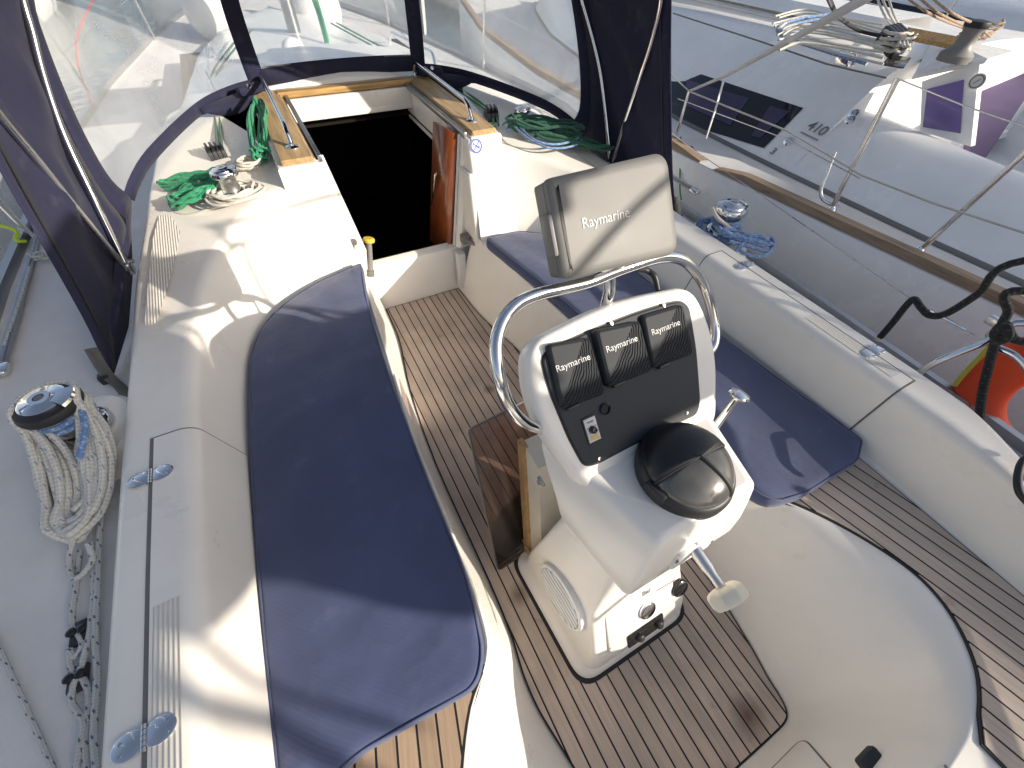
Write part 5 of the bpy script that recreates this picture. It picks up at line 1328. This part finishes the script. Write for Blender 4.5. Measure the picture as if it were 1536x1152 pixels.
# ================================================================== NEIGHBOUR YACHT (starboard)
nb = thing('sailboat', 'white racing cruiser moored alongside to starboard with long dark cabin window', 'sailboat', (4, 1.5, .6))
toe = [(-4, 2.28), (-2, 2.22), (.15, 2.075), (1.0, 1.995), (1.8, 1.93), (3, 1.90), (4.2, 1.96), (6, 2.25), (8, 2.85), (9.5, 3.5), (10.2, 4.0)]
jn = [(-4, 2.6), (-2, 2.42), (.74, 2.30), (1.6, 2.30), (2.57, 2.335), (4, 2.55), (5.5, 2.95), (7, 3.6), (7.6, 4.0)]
nys = [-4 + .3 * i for i in range(48)]
CX = 4.0
for s in (1, -1):
    X = lambda x: x if s > 0 else 2 * CX - x
    def R_(rows): return [[V((X(p.x), p.y, p.z)) for p in r] for r in rows]
    ty = [(y, x) for y, x in toe]
    g = G(); R = []
    for y in nys:
        x = interp(toe, y); R.append(fillet([V((x + .03, y, .605)), V((x, y, .60)), V((x - .03, y, .50)), V((x - .035, y, .30)), V((x + .03, y, -.2)), V((x + .3, y, -.8)), V((x + .9, y, -1.3))], [.01, .04, .1, .2, .2], 3))
    g.sheet(R_(R), flip=(s < 0)); part('topside', g, M['gelnew'], nb, smooth=60)
    g = G(); R = []
    for y in nys: a, b = interp(toe, y), interp(jn, y); R.append([V((lerp(a, b, t), y, .603 + .012 * t)) for t in (0, .3, .6, 1)])
    g.sheet(R_(R), flip=(s > 0)); part('side_deck', g, M['deck'], nb)
    # teak toe rail in two lengths with sloped ends
    for ya, yb in ((-4, 1.80), (1.93, 10)):
        yy = [ya + (yb - ya) * i / 30 for i in range(31)]; R = []
        for i, y in enumerate(yy):
            x = interp(toe, y); h = .045 if 0 < i < 30 else .012
            R.append([V((x + .004, y, .60)), V((x + .01, y, .60 + h)), V((x + .075, y, .60 + h)), V((x + .085, y, .60))])
        g = G(); g.sheet(R_(R)); part('toe_rail', g, M['weathered'], nb, smooth=30)
    # cabin trunk: gutter line, sloped side, roof
    sec = [(0, .614), (.035, .64), (.15, .76), (.30, .90), (.44, 1.03), (.55, 1.10), (.66, 1.135), (1.0, 1.165), (1.3, 1.18), (1.75, 1.19)]
    def cab(y):
        j = interp(jn, y); k = min(1, max(.15, (CX - j) / 1.7)); e = min(1, max(.25, (7.6 - y) / 1.6))
        return fillet([V((min(CX, j + dx * k), y, .614 + (z - .614) * e)) for dx, z in sec], [.02, .05, .05, .05, .08, .05, .1, .1], 2)
    R = [cab(y) for y in [1.55 + .25 * i for i in range(25)]]
    g = G(); g.sheet(R_(R), flip=(s > 0)); part('cabin', g, M['gelnew'], nb, smooth=60)
    g = G(); R = []
    for y in [1.55 + .25 * i for i in range(25)]:
        j = interp(jn, y); R.append([V((j - .016, y, .6175)), V((j - .008, y, .625)), V((j + .012, y, .632))])
    for y in (1.3, 1.0, .7, .2, -.5, -1.5, -3):
        j = interp(jn, y); R.insert(0, [V((j - .016, y, .6175)), V((j - .008, y, .625)), V((j + .012, y, .632))])
    g.sheet(R_(R), flip=(s > 0)); part('gutter_line', g, M['seam'], nb)
    # cockpit coaming aft of the cabin
    R = []
    for y in (1.58, 1.45, 1.3, 1.1, .8, .4, 0, -.6, -1.5, -3, -4):
        j = interp(jn, y); h = interp([(-4, -.12), (0, -.05), (1.0, 0), (1.58, .03)], y)
        R.append(fillet([V((j, y, .614)), V((j + .035, y, .64)), V((j + .22, y, .80 + h * .6)), V((j + .36, y, .885 + h)), V((j + .46, y, .90 + h)), V((j + .56, y, .875 + h)), V((j + .66, y, .40)), V((j + 1.2, y, .38)), V((CX, y, .38))], [.02, .06, .08, .05, .06, .02, .02], 4))
    g = G(); g.sheet(R_(R), flip=(s < 0)); part('cockpit_coaming', g, M['gelnew'], nb, smooth=60)
    # aft face of the cabin, curving inboard
    g = G(); base = cab(1.56); R = []
    for t in (0, .25, .5, .75, 1):
        R.append([V((min(CX, p.x + .12 * t), p.y - .14 * t ** 1.5, lerp(p.z, min(p.z, max(.5, .5 + (p.z - .6) * .0)), t ** 2.2))) for p in base])
    g.sheet(R_(R), flip=(s < 0)); part('cabin_end', g, M['gelnew'], nb, smooth=60)
# flush black side window: lies on the sloped cabin side
wp0 = V((2.335 + .15, 2.2, .76)); wN = V((-.68, -.02, .73)).normalized()
def onside(px, py, off=.006):
    best = None
    # march along the view ray to the cabin side section
    for i in range(400):
        x = 2.31 + i * .0015; p = at(px, py, x=x); j = interp(jn, p.y); dx = p.x - j
        if dx < 0: continue
        zz = interp([(0, .614), (.035, .64), (.15, .76), (.30, .90), (.44, 1.03), (.55, 1.10), (.66, 1.135)], dx)
        if p.z <= zz: return p + wN * off
    return p
def patch(quad, nx, ny, off):
    a, b, c, d = [V((q[0], q[1])) for q in quad]; R = []
    for i in range(nx + 1):
        u = i / nx; R.append([onside(*(a.lerp(b, u).lerp(d.lerp(c, u), v_ / ny)), off) for v_ in range(ny + 1)])
    return R
g = G(); g.sheet(patch([(985, 90), (1205, 163), (1146, 223), (960, 165)], 16, 6, .006)); wdw = part('cabin_window', g, M['winblack'], nb)
M['paneglass'] = plain('violet_tinted_pane', (.045, .03, .075), .1, var=.4, scale=3, coat=.5)
for q in ([(1030, 121), (1124, 149), (1096, 190), (1030, 160)], [(1155, 160), (1185, 169), (1140, 209), (1127, 205)]):
    g = G(); g.sheet(patch(q, 8, 4, .010)); part('window_pane', g, M['paneglass'], wdw)
p = onside(1226, 194, .006); u = (onside(1240, 200, .006) - onside(1212, 187, .006)).normalized(); n_ = wN; v_ = n_.cross(u)
if v_.z < 0: v_ = -v_
part('model_number', text_geo('410', .085, (p, u, v_, u.cross(v_)), .0005, .001), M['greydark'], nb, smooth=0)
g = G()
for i in range(9): g.box(p - v_ * .055 + u * (-.06 + i * .015), (.010, .010, .0012), 0, Matrix((u, v_, u.cross(v_))).transposed())
p3 = onside(1160, 228, .006); part('small_print', g, M['greydark'], nb)
part('model_number', text_geo('3', .06, (p3, u, v_, u.cross(v_)), .0005, .001), M['grey'], nb, smooth=0)
for px, py, w_ in ((1183, 213, 1), (1276, 181, 1), (1281, 172, 1)):
    p = onside(px, py, .004); g = G(); g.lathe([(.03, 0), (.03, .006), (.018, .014), (.008, .016), (0, .012)], 20, p, V((0, 0, 1)).rotation_difference(wN).to_matrix()); part('deck_fitting', g, M['chrome'], nb)
# coaming box with clear screen, its violet reflection painted in, and the hardware on it
qx = 2.86
ql, qr, tr2, tl2 = at(1380, 196, x=qx), at(1456, 220, x=qx), at(1470, 92, x=qx), at(1383, 122, x=qx)
g = G(); th = V((.05, 0, 0))
def plate(g, quad, th):
    a = list(quad); b = [p + th for p in quad]; n = len(a); g.add(a + b, [list(range(n))[::-1], list(range(n, 2 * n))] + [[i, (i + 1) % n, n + (i + 1) % n, n + i] for i in range(n)])
plate(g, [ql, qr, tr2, tl2], th); scr = part('side_screen', g, M['gelnew'], nb, smooth=20)
ins = [ql.lerp(tr2, .06), qr.lerp(tl2, .20), tr2.lerp(ql, .24), tl2.lerp(qr, .12)]
g = G(); plate(g, [p + V((-.006, 0, 0)) for p in ins], V((.004, 0, 0))); part('violet_pane', g, M['purpleglass'], scr, smooth=0)
g = G(); e = at(1466, 122, x=qx - .012); g.lathe([(.035, 0), (.035, .004), (.028, .006), (0, .006)], 24, e, Matrix.Rotation(-pi / 2, 3, 'Y')); em = part('round_emblem', g, M['whiteplastic'], scr)
g = G(); flat_ring(g, .024, .03, .0068, (e, V((0, -1, 0)), V((0, 0, 1)), V((-1, 0, 0)))); bar(g, 0, 0, .03, .004, .9, .0068, (e, V((0, -1, 0)), V((0, 0, 1)), V((-1, 0, 0)))); part('emblem_print', g, M['greydark'], em, smooth=0)
g = G(); zt = (tr2.z + tl2.z) / 2
plate(g, [V((qx - .02, tr2.y - .03, tr2.z - .002)), V((qx - .02, tl2.y + .05, tl2.z - .002)), V((3.5, tl2.y + .35, 1.19)), V((3.5, tr2.y + .1, 1.19))], V((0, 0, .02))); part('screen_top', g, M['gelnew'], nb, smooth=20)
g = G(); q = at(1428, 92, z=1.21); g.lathe([(.075, 0), (.075, .03), (.055, .05), (.042, .07), (.042, .12), (.05, .135), (.052, .15), (.045, .16), (0, .165)], 28, q); nw = part('winch', g, M['greydark'], nb)
g = G(); g.lathe([(.052, .138), (.056, .15), (.052, .163), (.02, .167)], 28, q); part('winch_cap', g, M['rubber'], nw)
q = at(1325, 78, z=1.20)
for i in range(4):
    g = G(); g.box(q + V((i * .05, i * .01, .045)), (.04, .16, .09), .012, Matrix.Rotation(-.3, 3, 'Z') @ Matrix.Rotation(.25, 3, 'X')); part('rope_clutch', g, M['black'], nb)
g = G(); c_ = at(1345, 92, z=1.2); g.box(c_, (.3, .10, .006), .002, Matrix.Rotation(.4, 3, 'Z')); part('deck_hatch_strip', g, M['winblack'], nb)
# purple cockpit cushion and fittings behind the screen
pz = .80
pts = [at(1476, 70, z=1.0), at(1560, 92, z=1.0), at(1560, 115, z=.95), at(1462, 262, z=.80), at(1452, 215, z=.84)]
g = G(); plate(g, pts, V((.02, .0, -.05))); pc = part('cockpit_cover', g, M['purple'], nb, smooth=20)
g = G(); c_ = at(1503, 82, z=1.0); g.box(c_, (.12, .10, .03), .008); part('white_fitting', g, M['whiteplastic'], nb)
g = G(); c_ = at(1500, 196, z=.62); g.box(c_, (.09, .07, .02), .006); part('cockpit_fitting', g, M['whiteplastic'], nb)
g = G(); a_, b_ = at(1368, 62, z=1.21), at(1455, 80, z=1.21); plate(g, [a_, b_, b_ + V((.05, .09, .03)), a_ + V((.05, .09, .03))], V((0, 0, .02))); part('teak_trim', g, M['varnish'], nb, smooth=20)
# hatch recess and sail drop area on the roof
g = G(); R = []
for y in (1.9, 2.5, 3.2, 4, 4.8): R.append([V((3.25, y, 1.192)), V((3.3, y, 1.26)), V((3.7, y, 1.27)), V((3.75, y, 1.20))])
g.sheet(R); part('hatch_garage', g, M['gelnew'], nb)
g = G(); g.box((3.08, 3.0, 1.185), (.06, 2.6, .02), .004, Matrix.Rotation(-.03, 3, 'Z')); part('jib_track', g, M['alu'], nb)
g = G(); g.box(at(1270, 88, z=1.20), (.07, .09, .06), .012); part('track_car', g, M['chrome'], nb)
g = G(); pts = [at(x, y, z=1.19) for x, y in ((1010, 20), (1140, 62), (1240, 96), (1330, 117))]; g.tube(pts, .004, 6); part('roof_groove', g, M['seam'], nb)
# stanchions, lifelines
sA, tA = at(1243, 322, z=.605), at(1346, 118, x=2.09)
sB, tB = at(1373, 382, z=.605), at(1540, 228, x=2.10)
g = G(); g.tube([sA, tA], .0125, 12); g.lathe([(.03, 0), (.028, .02), (.016, .05)], 18, sA - V((0, 0, .002))); part('stanchion', g, M['chrome'], nb)
g = G(); g.tube([sB, tB], .0125, 12); g.lathe([(.03, 0), (.028, .02), (.016, .05)], 18, sB - V((0, 0, .002))); part('stanchion', g, M['chrome'], nb)
g = G(); g.tube(cat([at(1253, 228, x=2.12), at(1240, 262, x=2.10), at(1231, 288, x=2.09), at(1238, 302, x=2.10), at(1258, 310, x=2.13)], 6), .010, 10); part('gate_bracket', g, M['chrome'], nb)
gA, gB = at(1014, 205, z=.61), at(1034, 137, x=2.08)
g = G(); g.tube([gA, gB], .011, 10); part('gate_stanchion', g, M['chrome'], nb)
g = G(); g.tube([gB, at(1180, 196, x=2.09), at(1248, 236, x=2.10), at(1290, 262, x=2.08), at(1400, 305, x=2.09), at(1545, 352, x=2.10)], .0048, 8); g.tube([gB, V((2.0, 3.4, 1.18)), V((2.1, 5, 1.2))], .004, 8)
part('lifeline', g, M['rope_plain'], nb)
g = G(); g.tube([at(1017, 148, x=2.07), at(1183, 210, x=2.09), at(1290, 268, x=2.08)], .0028, 6); g.tube([tA, at(1450, 160, x=2.10), at(1545, 192, x=2.1)], .0032, 6); part('lifeline', g, M['steel'], nb)
g = G(); a_, m_, b_ = gB, at(1085, 120, x=2.06), at(1092, 112, x=2.06)
top_ = at(1290, 2, x=1.98); far_ = at(1420, -75, x=1.94)
def ribbon(g, pts, w, up=V((0, 0, 1))):
    R = []
    for i, p in enumerate(pts):
        d = (pts[min(i + 1, len(pts) - 1)] - pts[max(i - 1, 0)]).normalized(); s_ = d.cross((p - V((2.5, 0, 3.2))).normalized()).normalized(); ww = w[i]
        R.append([p + s_ * ww, p - s_ * ww])
    g.sheet(R)
ribbon(g, [a_, b_, b_.lerp(top_, .5), top_, far_], [.009, .011, .016, .022, .026]); part('webbing_strap', g, M['whiteplastic'], nb, solid=.003)
g = G(); c0 = at(1085, 122, x=2.055); ribbon(g, [c0, at(1073, 165, x=2.04), at(1059, 208, x=2.03)], [.010, .009, .007]); part('strap_tail', g, M['whiteplastic'], nb, solid=.003)
g = G(); g.tube(cat([V((2.05, 2.25, .64)), at(1020, 255, x=1.9), at(1020, 285, x=1.86), at(1022, 300, x=1.86)], 5), .005, 8); part('fender_line', g, M['rope_g'], nb)
p = at(1033, 222, z=.62); g = G(); g.lathe([(.035, 0), (.033, .006), (.0, .008)], 24, p); part('deck_filler', g, M['chrome'], nb)
# ropes on the neighbour's roof and cockpit
rnd.seed(11)
def nrope(label, paths, mat, r): return rope('rope', label, paths, mat, r, per=5)
q = at(1330, 70, z=1.28)
nrope('bundle of tan and grey lines coiled on the neighbouring cabin top', [coil(at(1335, 70, z=1.24), .04, .07, 4, 1.22, 1.31), coil(at(1352, 74, z=1.24), .03, .06, 3, 1.22, 1.30)], M['rope_plain'], .006)
nrope('tan coil hanging behind the grey winch on the neighbouring yacht', [coil(at(1466, 52, z=1.25), .04, .085, 5, 1.22, 1.32)], M['rope_t'], .006)
nrope('long tan lines led aft above the neighbouring cabin top', [[at(1340, -20, z=1.45), at(1390, 18, z=1.4), at(1440, 40, z=1.3), at(1470, 48, z=1.3)], [at(1360, -20, z=1.45), at(1405, 18, z=1.4), at(1450, 40, z=1.32), at(1475, 52, z=1.3)], [at(1380, -20, z=1.45), at(1420, 15, z=1.42), at(1465, 38, z=1.35), at(1485, 55, z=1.3)]], M['rope_t'], .0055)
nrope('white lines dropping to the black clutches on the neighbouring roof', [[at(1310, -20, x=3.25), at(1325, 20, x=3.22), at(1345, 50, x=3.2), at(1350, 68, z=1.3)], [at(1328, -20, x=3.27), at(1340, 20, x=3.24), at(1356, 48, x=3.22), at(1362, 70, z=1.3)], [at(1316, -20, x=3.27), at(1333, 20, x=3.24), at(1352, 48, x=3.22), at(1356, 70, z=1.3)]], M['rope_plain'], .006)
nrope('black line sagging across the neighbouring cabin top', [[at(1240, -10, z=1.5), at(1258, 25, z=1.35), at(1290, 46, z=1.28), at(1330, 55, z=1.28)]], M['rope_k'], .009)
pth = []
for i in range(13):
    y0 = 16 + i * 4.5; pth.append([at(1165 + rnd.uniform(-10, 10), y0 + rnd.uniform(-3, 3) + 8, z=1.23), at(1200 + rnd.uniform(-9, 9), y0 - 4 + rnd.uniform(-4, 4), z=1.25), at(1260, y0 + 6 + rnd.uniform(-5, 5), z=1.25), at(1325, y0 + 22 + rnd.uniform(-5, 5), z=1.25)])
nrope('heap of white and grey lines led across the neighbouring cabin top', pth, M['rope_plain'], .0055)
nrope('loop of blue grey lines curving round the neighbouring hatch', [[at(1255, 20, z=1.27), at(1200, 28, z=1.25), at(1168, 40, z=1.23), at(1175, 55, z=1.21), at(1230, 72, z=1.21), at(1300, 92, z=1.21)], [at(1255, 26, z=1.27), at(1205, 33, z=1.25), at(1174, 44, z=1.23), at(1180, 57, z=1.21), at(1235, 76, z=1.21), at(1300, 96, z=1.21)]], M['rope_b'], .008)

# ================================================================== OTHER YACHTS
def yacht(label, loc, yaw, L=10, B=3.2, F=1.15, mast=True, tint='gelnew', stripe=True, cover=None, shape=1.0):
    t = thing('sailboat', label, 'sailboat', loc, 'white yachts moored around'); Q = Matrix.Translation(V(loc)) @ Matrix.Rotation(yaw, 4, 'Z')
    def P(n, g, m, par=None, **k): return part(n, g.xf(Q), m, par or t, **k)
    yy = [-L / 2 + L * i / 24 for i in range(25)]
    def hbm(y): u = (y + L / 2) / L; return B / 2 * max(.02, (1 - max(0, (u - .35) / .65) ** 2.2)) * (.86 + .14 * min(1, u / .3))
    def sh(y): u = (y + L / 2) / L; return F + .18 * (2 * abs(u - .4)) ** 2
    for s in (1, -1):
        g = G(); g.sheet([[V((s * hbm(y), y, sh(y))), V((s * hbm(y) * 1.0, y, sh(y) - .3)), V((s * hbm(y) * .97, y, .3)), V((s * hbm(y) * .8, y, -.15))] for y in yy], flip=(s > 0)); P('topside', g, M[tint], smooth=60)
        if stripe:
            g = G(); g.sheet([[V((s * (hbm(y) + .006), y, sh(y) - .12)), V((s * (hbm(y) + .006), y, sh(y) - .18))] for y in yy[:-1]], flip=(s > 0)); P('hull_stripe', g, M['bluehull'])
        g = G()
        for y in yy[3:-2:4]: g.tube([V((s * (hbm(y) - .05), y, sh(y))), V((s * (hbm(y) - .03), y, sh(y) + .6))], .0125, 8)
        [part('stanchion', g_, M['steel'], t) for g_ in split_g(g.xf(Q))]
        g = G()
        for h in (.3, .58): g.tube([V((s * (hbm(y) - .04), y, sh(y) + h)) for y in yy[3:-2:4]], .004, 6)
        P('lifeline', g, M['steel'])
    g = G(); g.sheet([[V((x * hbm(y), y, sh(y) + .03 * (1 - x * x))) for x in (-1, -.5, 0, .5, 1)] for y in yy]); P('deck', g, M['deck'])
    g = G(); R = []
    for y in [-L * .12 + L * .42 * i / 10 for i in range(11)]:
        w = hbm(y) * .62; h = .40 * min(1, (L * .31 - y) / (L * .12) + .1); z = sh(y)
        R.append([V((x * w, y, z + h * k)) for x, k in ((-1.12, 0), (-1, .55), (-.85, .9), (-.4, 1.0), (0, 1.03), (.4, 1.0), (.85, .9), (1, .55), (1.12, 0))])
    g.sheet(R); n = 9; g.f += [list(range(n))]; g.uv += [None]; P('cabin', g, M[tint], smooth=50)
    for s in (1, -1):
        g = G(); y0, y1 = -L * .05, L * .16; g.sheet([[V((s * (hbm(y) * .62 * 1.075 + .012), y, sh(y) + .12)), V((s * (hbm(y) * .62 * .98 + .012), y, sh(y) + .29))] for y in (y0, (y0 + y1) / 2, y1)], flip=(s > 0)); P('cabin_window', g, M['winblack'])
    g = G(); b = L / 2; g.tube(cat([V((-.45, b - 1.0, sh(b) + .0)), V((-.45, b - .95, sh(b) + .6)), V((-.2, b - .1, sh(b) + .65)), V((.2, b - .1, sh(b) + .65)), V((.45, b - .95, sh(b) + .6)), V((.45, b - 1.0, sh(b)))], 5), .0125, 8); P('pulpit', g, M['chrome'])
    if mast:
        my = L * .12; g = G(); g.lathe([(.075, F + .4), (.07, F + 11)], 16, (0, my, 0), sx=.75, sy=1.1); P('mast', g, M['alu'])
        g = G(); g.tube([V((0, my - .1, F + 1.35)), V((0, my - L * .38, F + 1.3))], .06, 12); bm = P('boom', g, M['alu'])
        g = G(); g.tube([V((0, my - .15, F + 1.50)), V((0, my - L * .2, F + 1.5)), V((0, my - L * .36, F + 1.42))], [.17, .15, .09], 12); P('sail_cover', g, M[cover or 'navy'], bm)
        g = G(); g.tube([V((0, L / 2 - .2, sh(L / 2))), V((0, my, F + 10.5))], .006, 6); g.tube([V((0, -L / 2 + .1, F)), V((0, my, F + 11))], .005, 6)
        for s in (1, -1): g.tube([V((s * hbm(my), my - .2, F)), V((0, my, F + 10.5))], .005, 6)
        P('rigging', g, M['steel'])
    return t
wz = -1.05
yacht('white yacht moored alongside to port, its stanchions close to the lime line', (-3.86, 3.2, wz), .02, 10.5, 3.4, 1.62)
yacht('white yacht lying bow on straight ahead beyond the mast', (-.6, 17.5, wz), pi + .1, 10, 3.3, 1.2)
yacht('white yacht beyond the left window with blue sail cover', (-6.5, 18.5, wz), pi - .05, 11, 3.5, 1.25, cover='canvas')
yacht('white yacht beyond the right window, nearest the bow', (3.6, 18.0, wz), pi + .04, 10.5, 3.4, 1.25)
yacht('white yacht moored on the far side of the neighbouring yacht', (8.4, 3.5, wz), -.03, 11.5, 3.7, 1.7)
yacht('white yacht at the end of the row across the water to port', (-12.2, 19, wz), pi + .02, 11, 3.5, 1.3, cover='strapgrey')
yacht('white yacht across the water at the right end of the row', (8.6, 18.6, wz), pi, 12, 3.8, 1.4)
yacht('white yacht to port, second from the sailing yacht', (-8.0, 3.4, wz), .03, 11, 3.5, 1.5)
# white round fenders on the foredeck
for lab, px, py, y, r in (('big round white fender lying on the foredeck left of the mast', 318, 18, 6.1, .24), ('big round white fender lying on the foredeck right of the mast', 475, 14, 6.4, .26)):
    p = at(px, py, y=y); t = thing('fender', lab, 'fender', (p.x, p.y, p.z - r), 'round fenders on the foredeck')
    g = G(); g.lathe([(0.0, -r)] + [(r * cos(a), r * sin(a)) for a in [radians(-80 + 16 * i) for i in range(11)]] + [(.04, r + .02), (.04, r + .06), (0, r + .06)], 28, p); part('fender_ball', g, M['whiteplastic'], t)
    g = G(); g.tube([p + V((0, 0, r + .05)), p + V((.05, -.1, r + .02)), p + V((.15, -.25, -r * .9))], .008, 8); part('fender_rope', g, M['rope_plain'], t)
rope('rope', 'red line led along the port side toward the bow', [[V((-1.45, 3.9, .75)), V((-1.5, 5.0, .95)), V((-1.2, 7.2, 1.1)), V((-.4, 9.0, 1.1))]], M['red'], .004)

# ================================================================== WATER, QUAY, SKY
g = G(); g.sheet([[V((-400 + 800 * j / 40, -300 + 900 * i / 40, wz + .05)) for j in range(41)] for i in range(41)], flip=True)
def water_mat():
    m, nt, b = new_mat('harbour_water'); L = nt.links.new
    b.inputs['Base Color'].default_value = (.02, .06, .085, 1); b.inputs['Roughness'].default_value = .05; b.inputs['IOR'].default_value = 1.33
    tc = nt.nodes.new('ShaderNodeTexCoord'); n1 = N(nt, 'ShaderNodeTexNoise'); n1.inputs['Scale'].default_value = 3.2; n1.inputs['Detail'].default_value = 5; n1.inputs['Distortion'].default_value = .8
    L(tc.outputs['Object'], n1.inputs['Vector']); bp = N(nt, 'ShaderNodeBump'); bp.inputs['Strength'].default_value = .35; bp.inputs['Distance'].default_value = .06; L(n1.outputs['Fac'], bp.inputs['Height']); L(bp.outputs['Normal'], b.inputs['Normal'])
    return m
w = part('water', g, water_mat(), None, kind='structure')
# ================================================================== LIGHT
SUN = V((.75, -.9, .46)).normalized()
def back(p, t): return V(p) + V((.75, -.9, .46)) * t
# unseen panel on a pole, added and outlined to throw shadow across the cockpit
aw_ = thing('shadow_caster_panel', 'unseen dark canvas panel added over the starboard quarter to cast shade', 'awning', (1.6, -2, 1.6))
pts = [(-2.2, 1.70), (-2.85, 2.45), (-2.3, 2.75), (-1.5, 2.70), (-1.34, 2.39), (-1.55, 2.41), (-1.76, 2.41), (-1.78, 2.20), (-.5, 1.57), (-.62, 1.44), (-1.88, 2.04), (-1.95, 1.70)]
dn = []
for i, p in enumerate(pts):
    q = pts[(i + 1) % len(pts)]
    for j in range(5): dn.append((lerp(p[0], q[0], j / 5) + rnd.uniform(-.02, .02), lerp(p[1], q[1], j / 5) + rnd.uniform(-.02, .02)))
g = G(); g.slab(ccw(dn), [(.012, -.03), (0, -.01), (0, .01), (.012, .03)], (V((1.6, 0, 0)), V((0, 1, 0)), V((0, 0, 1)), V((1, 0, 0)))); part('caster_canvas', g, M['canvas'], aw_)
g = G(); g.slab(ccw([(-5.2, 2.365), (-2.75, 2.365), (-2.7, 2.85), (-5.2, 2.95)]), [(.012, -.03), (0, -.01), (0, .01), (.012, .03)], (V((1.64, 0, 0)), V((0, 1, 0)), V((0, 0, 1)), V((1, 0, 0)))); part('caster_canvas', g, M['canvas'], aw_)  # second panel, added to shade the port side deck
def over(px, py, z, x=1.75):  # carries a wanted shadow point back along the sun to its caster
    p = at(px, py, z=z); return back(p, (x - p.x) / .75)
for lab, ps, r_ in (('thin unseen line added to throw a shadow, aft one', ((215, 925, .69), (255, 935, .69), (320, 975, .68), (395, 1030, .52), (520, 1065, .5), (650, 1095, .45)), .009),
                    ('unseen line added over the starboard quarter for its shadow, upper one', ((330, 335, .82), (400, 322, .80), (470, 300, .75), (520, 290, .70)), .009),
                    ('unseen line added over the starboard quarter for its shadow, lower one', ((345, 330, .82), (365, 360, .80), (385, 362, .76), (400, 400, .68), (412, 455, .50), (520, 470, .5)), .010),
                    ('unseen looped line added over the starboard quarter for its shadow', ((205, 475, .72), (235, 468, .71), (260, 490, .70), (290, 498, .69), (310, 525, .66), (325, 545, .6)), .011),
                    ('unseen forward drooping line added over the starboard quarter for its shadow', ((275, 480, .70), (290, 430, .71), (320, 390, .72), (370, 360, .72)), .010)):
    rope('rope', lab, [[over(*p) for p in ps]], M['rope_k'], r_)  # unseen lines, added to throw thin shadows on the port side
g = G(); g.tube([V((1.6, -2.85, .4)), V((1.6, -2.85, 2.6))], .02, 12); part('caster_pole', g, M['steel'], aw_)
# unseen building added astern; its stepped roof line is shaped to shade the starboard side
mb = thing('added_shade_building', 'unseen pale building added astern to shade the starboard side', 'building', (20, -23, wz))
def block(name, x0, x1, y0, y1, z0, z1, mat, par, bev=.02):
    g = G(); g.box(((x0 + x1) / 2, (y0 + y1) / 2, (z0 + z1) / 2), (x1 - x0, y1 - y0, z1 - z0), bev); return part(name, g, mat, par)
M['render'] = plain('pale_render', (.55, .52, .47), .85, var=.1, scale=2)
M['roof'] = plain('grey_roof', (.2, .2, .2), .8)
wl = block('wall', 20, 28, -60, -21.3, wz, 12.0, M['render'], mb)
wl2 = block('wall', 20.02, 28, -21.3, -14.5, wz, 10.2, M['render'], mb)
block('roof', 19.9, 28.2, -60.1, -21.2, 12.0, 12.28, M['roof'], mb); block('roof', 19.95, 28.2, -21.2, -14.4, 10.2, 10.4, M['roof'], mb)
g = G()
for f in range(3):
    for k in range(9):
        g = G(); g.box((19.99, -57 + k * 4, 1.2 + f * 3.6), (.1, 1.4, 1.7), .02); wd = part('window', g, M['winblack'], mb)
qy = G(); qy.box((20, -32, wz + .35), (90, 46, .9), .05); part('quay', qy, plain('quay_concrete', (.35, .34, .32), .85), None, kind='structure')

# ------------------------------------------------------------------ sky, sun, camera
wd = bpy.data.worlds.new('World'); S.world = wd; wd.use_nodes = True
nt = wd.node_tree; bg = nt.nodes['Background']; sk = nt.nodes.new('ShaderNodeTexSky'); sk.sky_type = 'NISHITA'; sk.sun_disc = False
el = math.asin(SUN.z); sk.sun_elevation = el; sk.sun_rotation = math.atan2(SUN.x, SUN.y); sk.air_density = .9; sk.dust_density = 3.0
hs = nt.nodes.new('ShaderNodeHueSaturation'); hs.inputs['Saturation'].default_value = .8; nt.links.new(sk.outputs[0], hs.inputs['Color']); nt.links.new(hs.outputs[0], bg.inputs[0]); bg.inputs[1].default_value = .13
ld = bpy.data.lights.new('sun', 'SUN'); ld.energy = 5.0; ld.angle = radians(.45); ld.color = (1, .90, .76)
lo = bpy.data.objects.new('sun', ld); COL.objects.link(lo); lo.rotation_euler = (-SUN).to_track_quat('-Z', 'Y').to_euler(); lo.location = SUN * 30
cd = bpy.data.cameras.new('camera'); cam = bpy.data.objects.new('camera', cd); COL.objects.link(cam)
cd.sensor_width = 36; cd.lens = 36 * FPX / 1536; cd.clip_start = .02; cd.clip_end = 2000
mw = Matrix.Identity(4)
for i in range(3):
    mw[i][0] = RM[i][0]; mw[i][1] = -RM[i][1]; mw[i][2] = -RM[i][2]; mw[i][3] = CAM[i]
cam.matrix_world = mw; S.camera = cam
S.render.engine = 'CYCLES'; S.cycles.use_denoising = True
S.cycles.max_bounces = 10; S.cycles.transparent_max_bounces = 16; S.cycles.diffuse_bounces = 5
vs = S.view_settings; vs.view_transform = 'Standard'; vs.look = 'None'; vs.exposure = 0.45; vs.gamma = 1; vs.use_curve_mapping = False
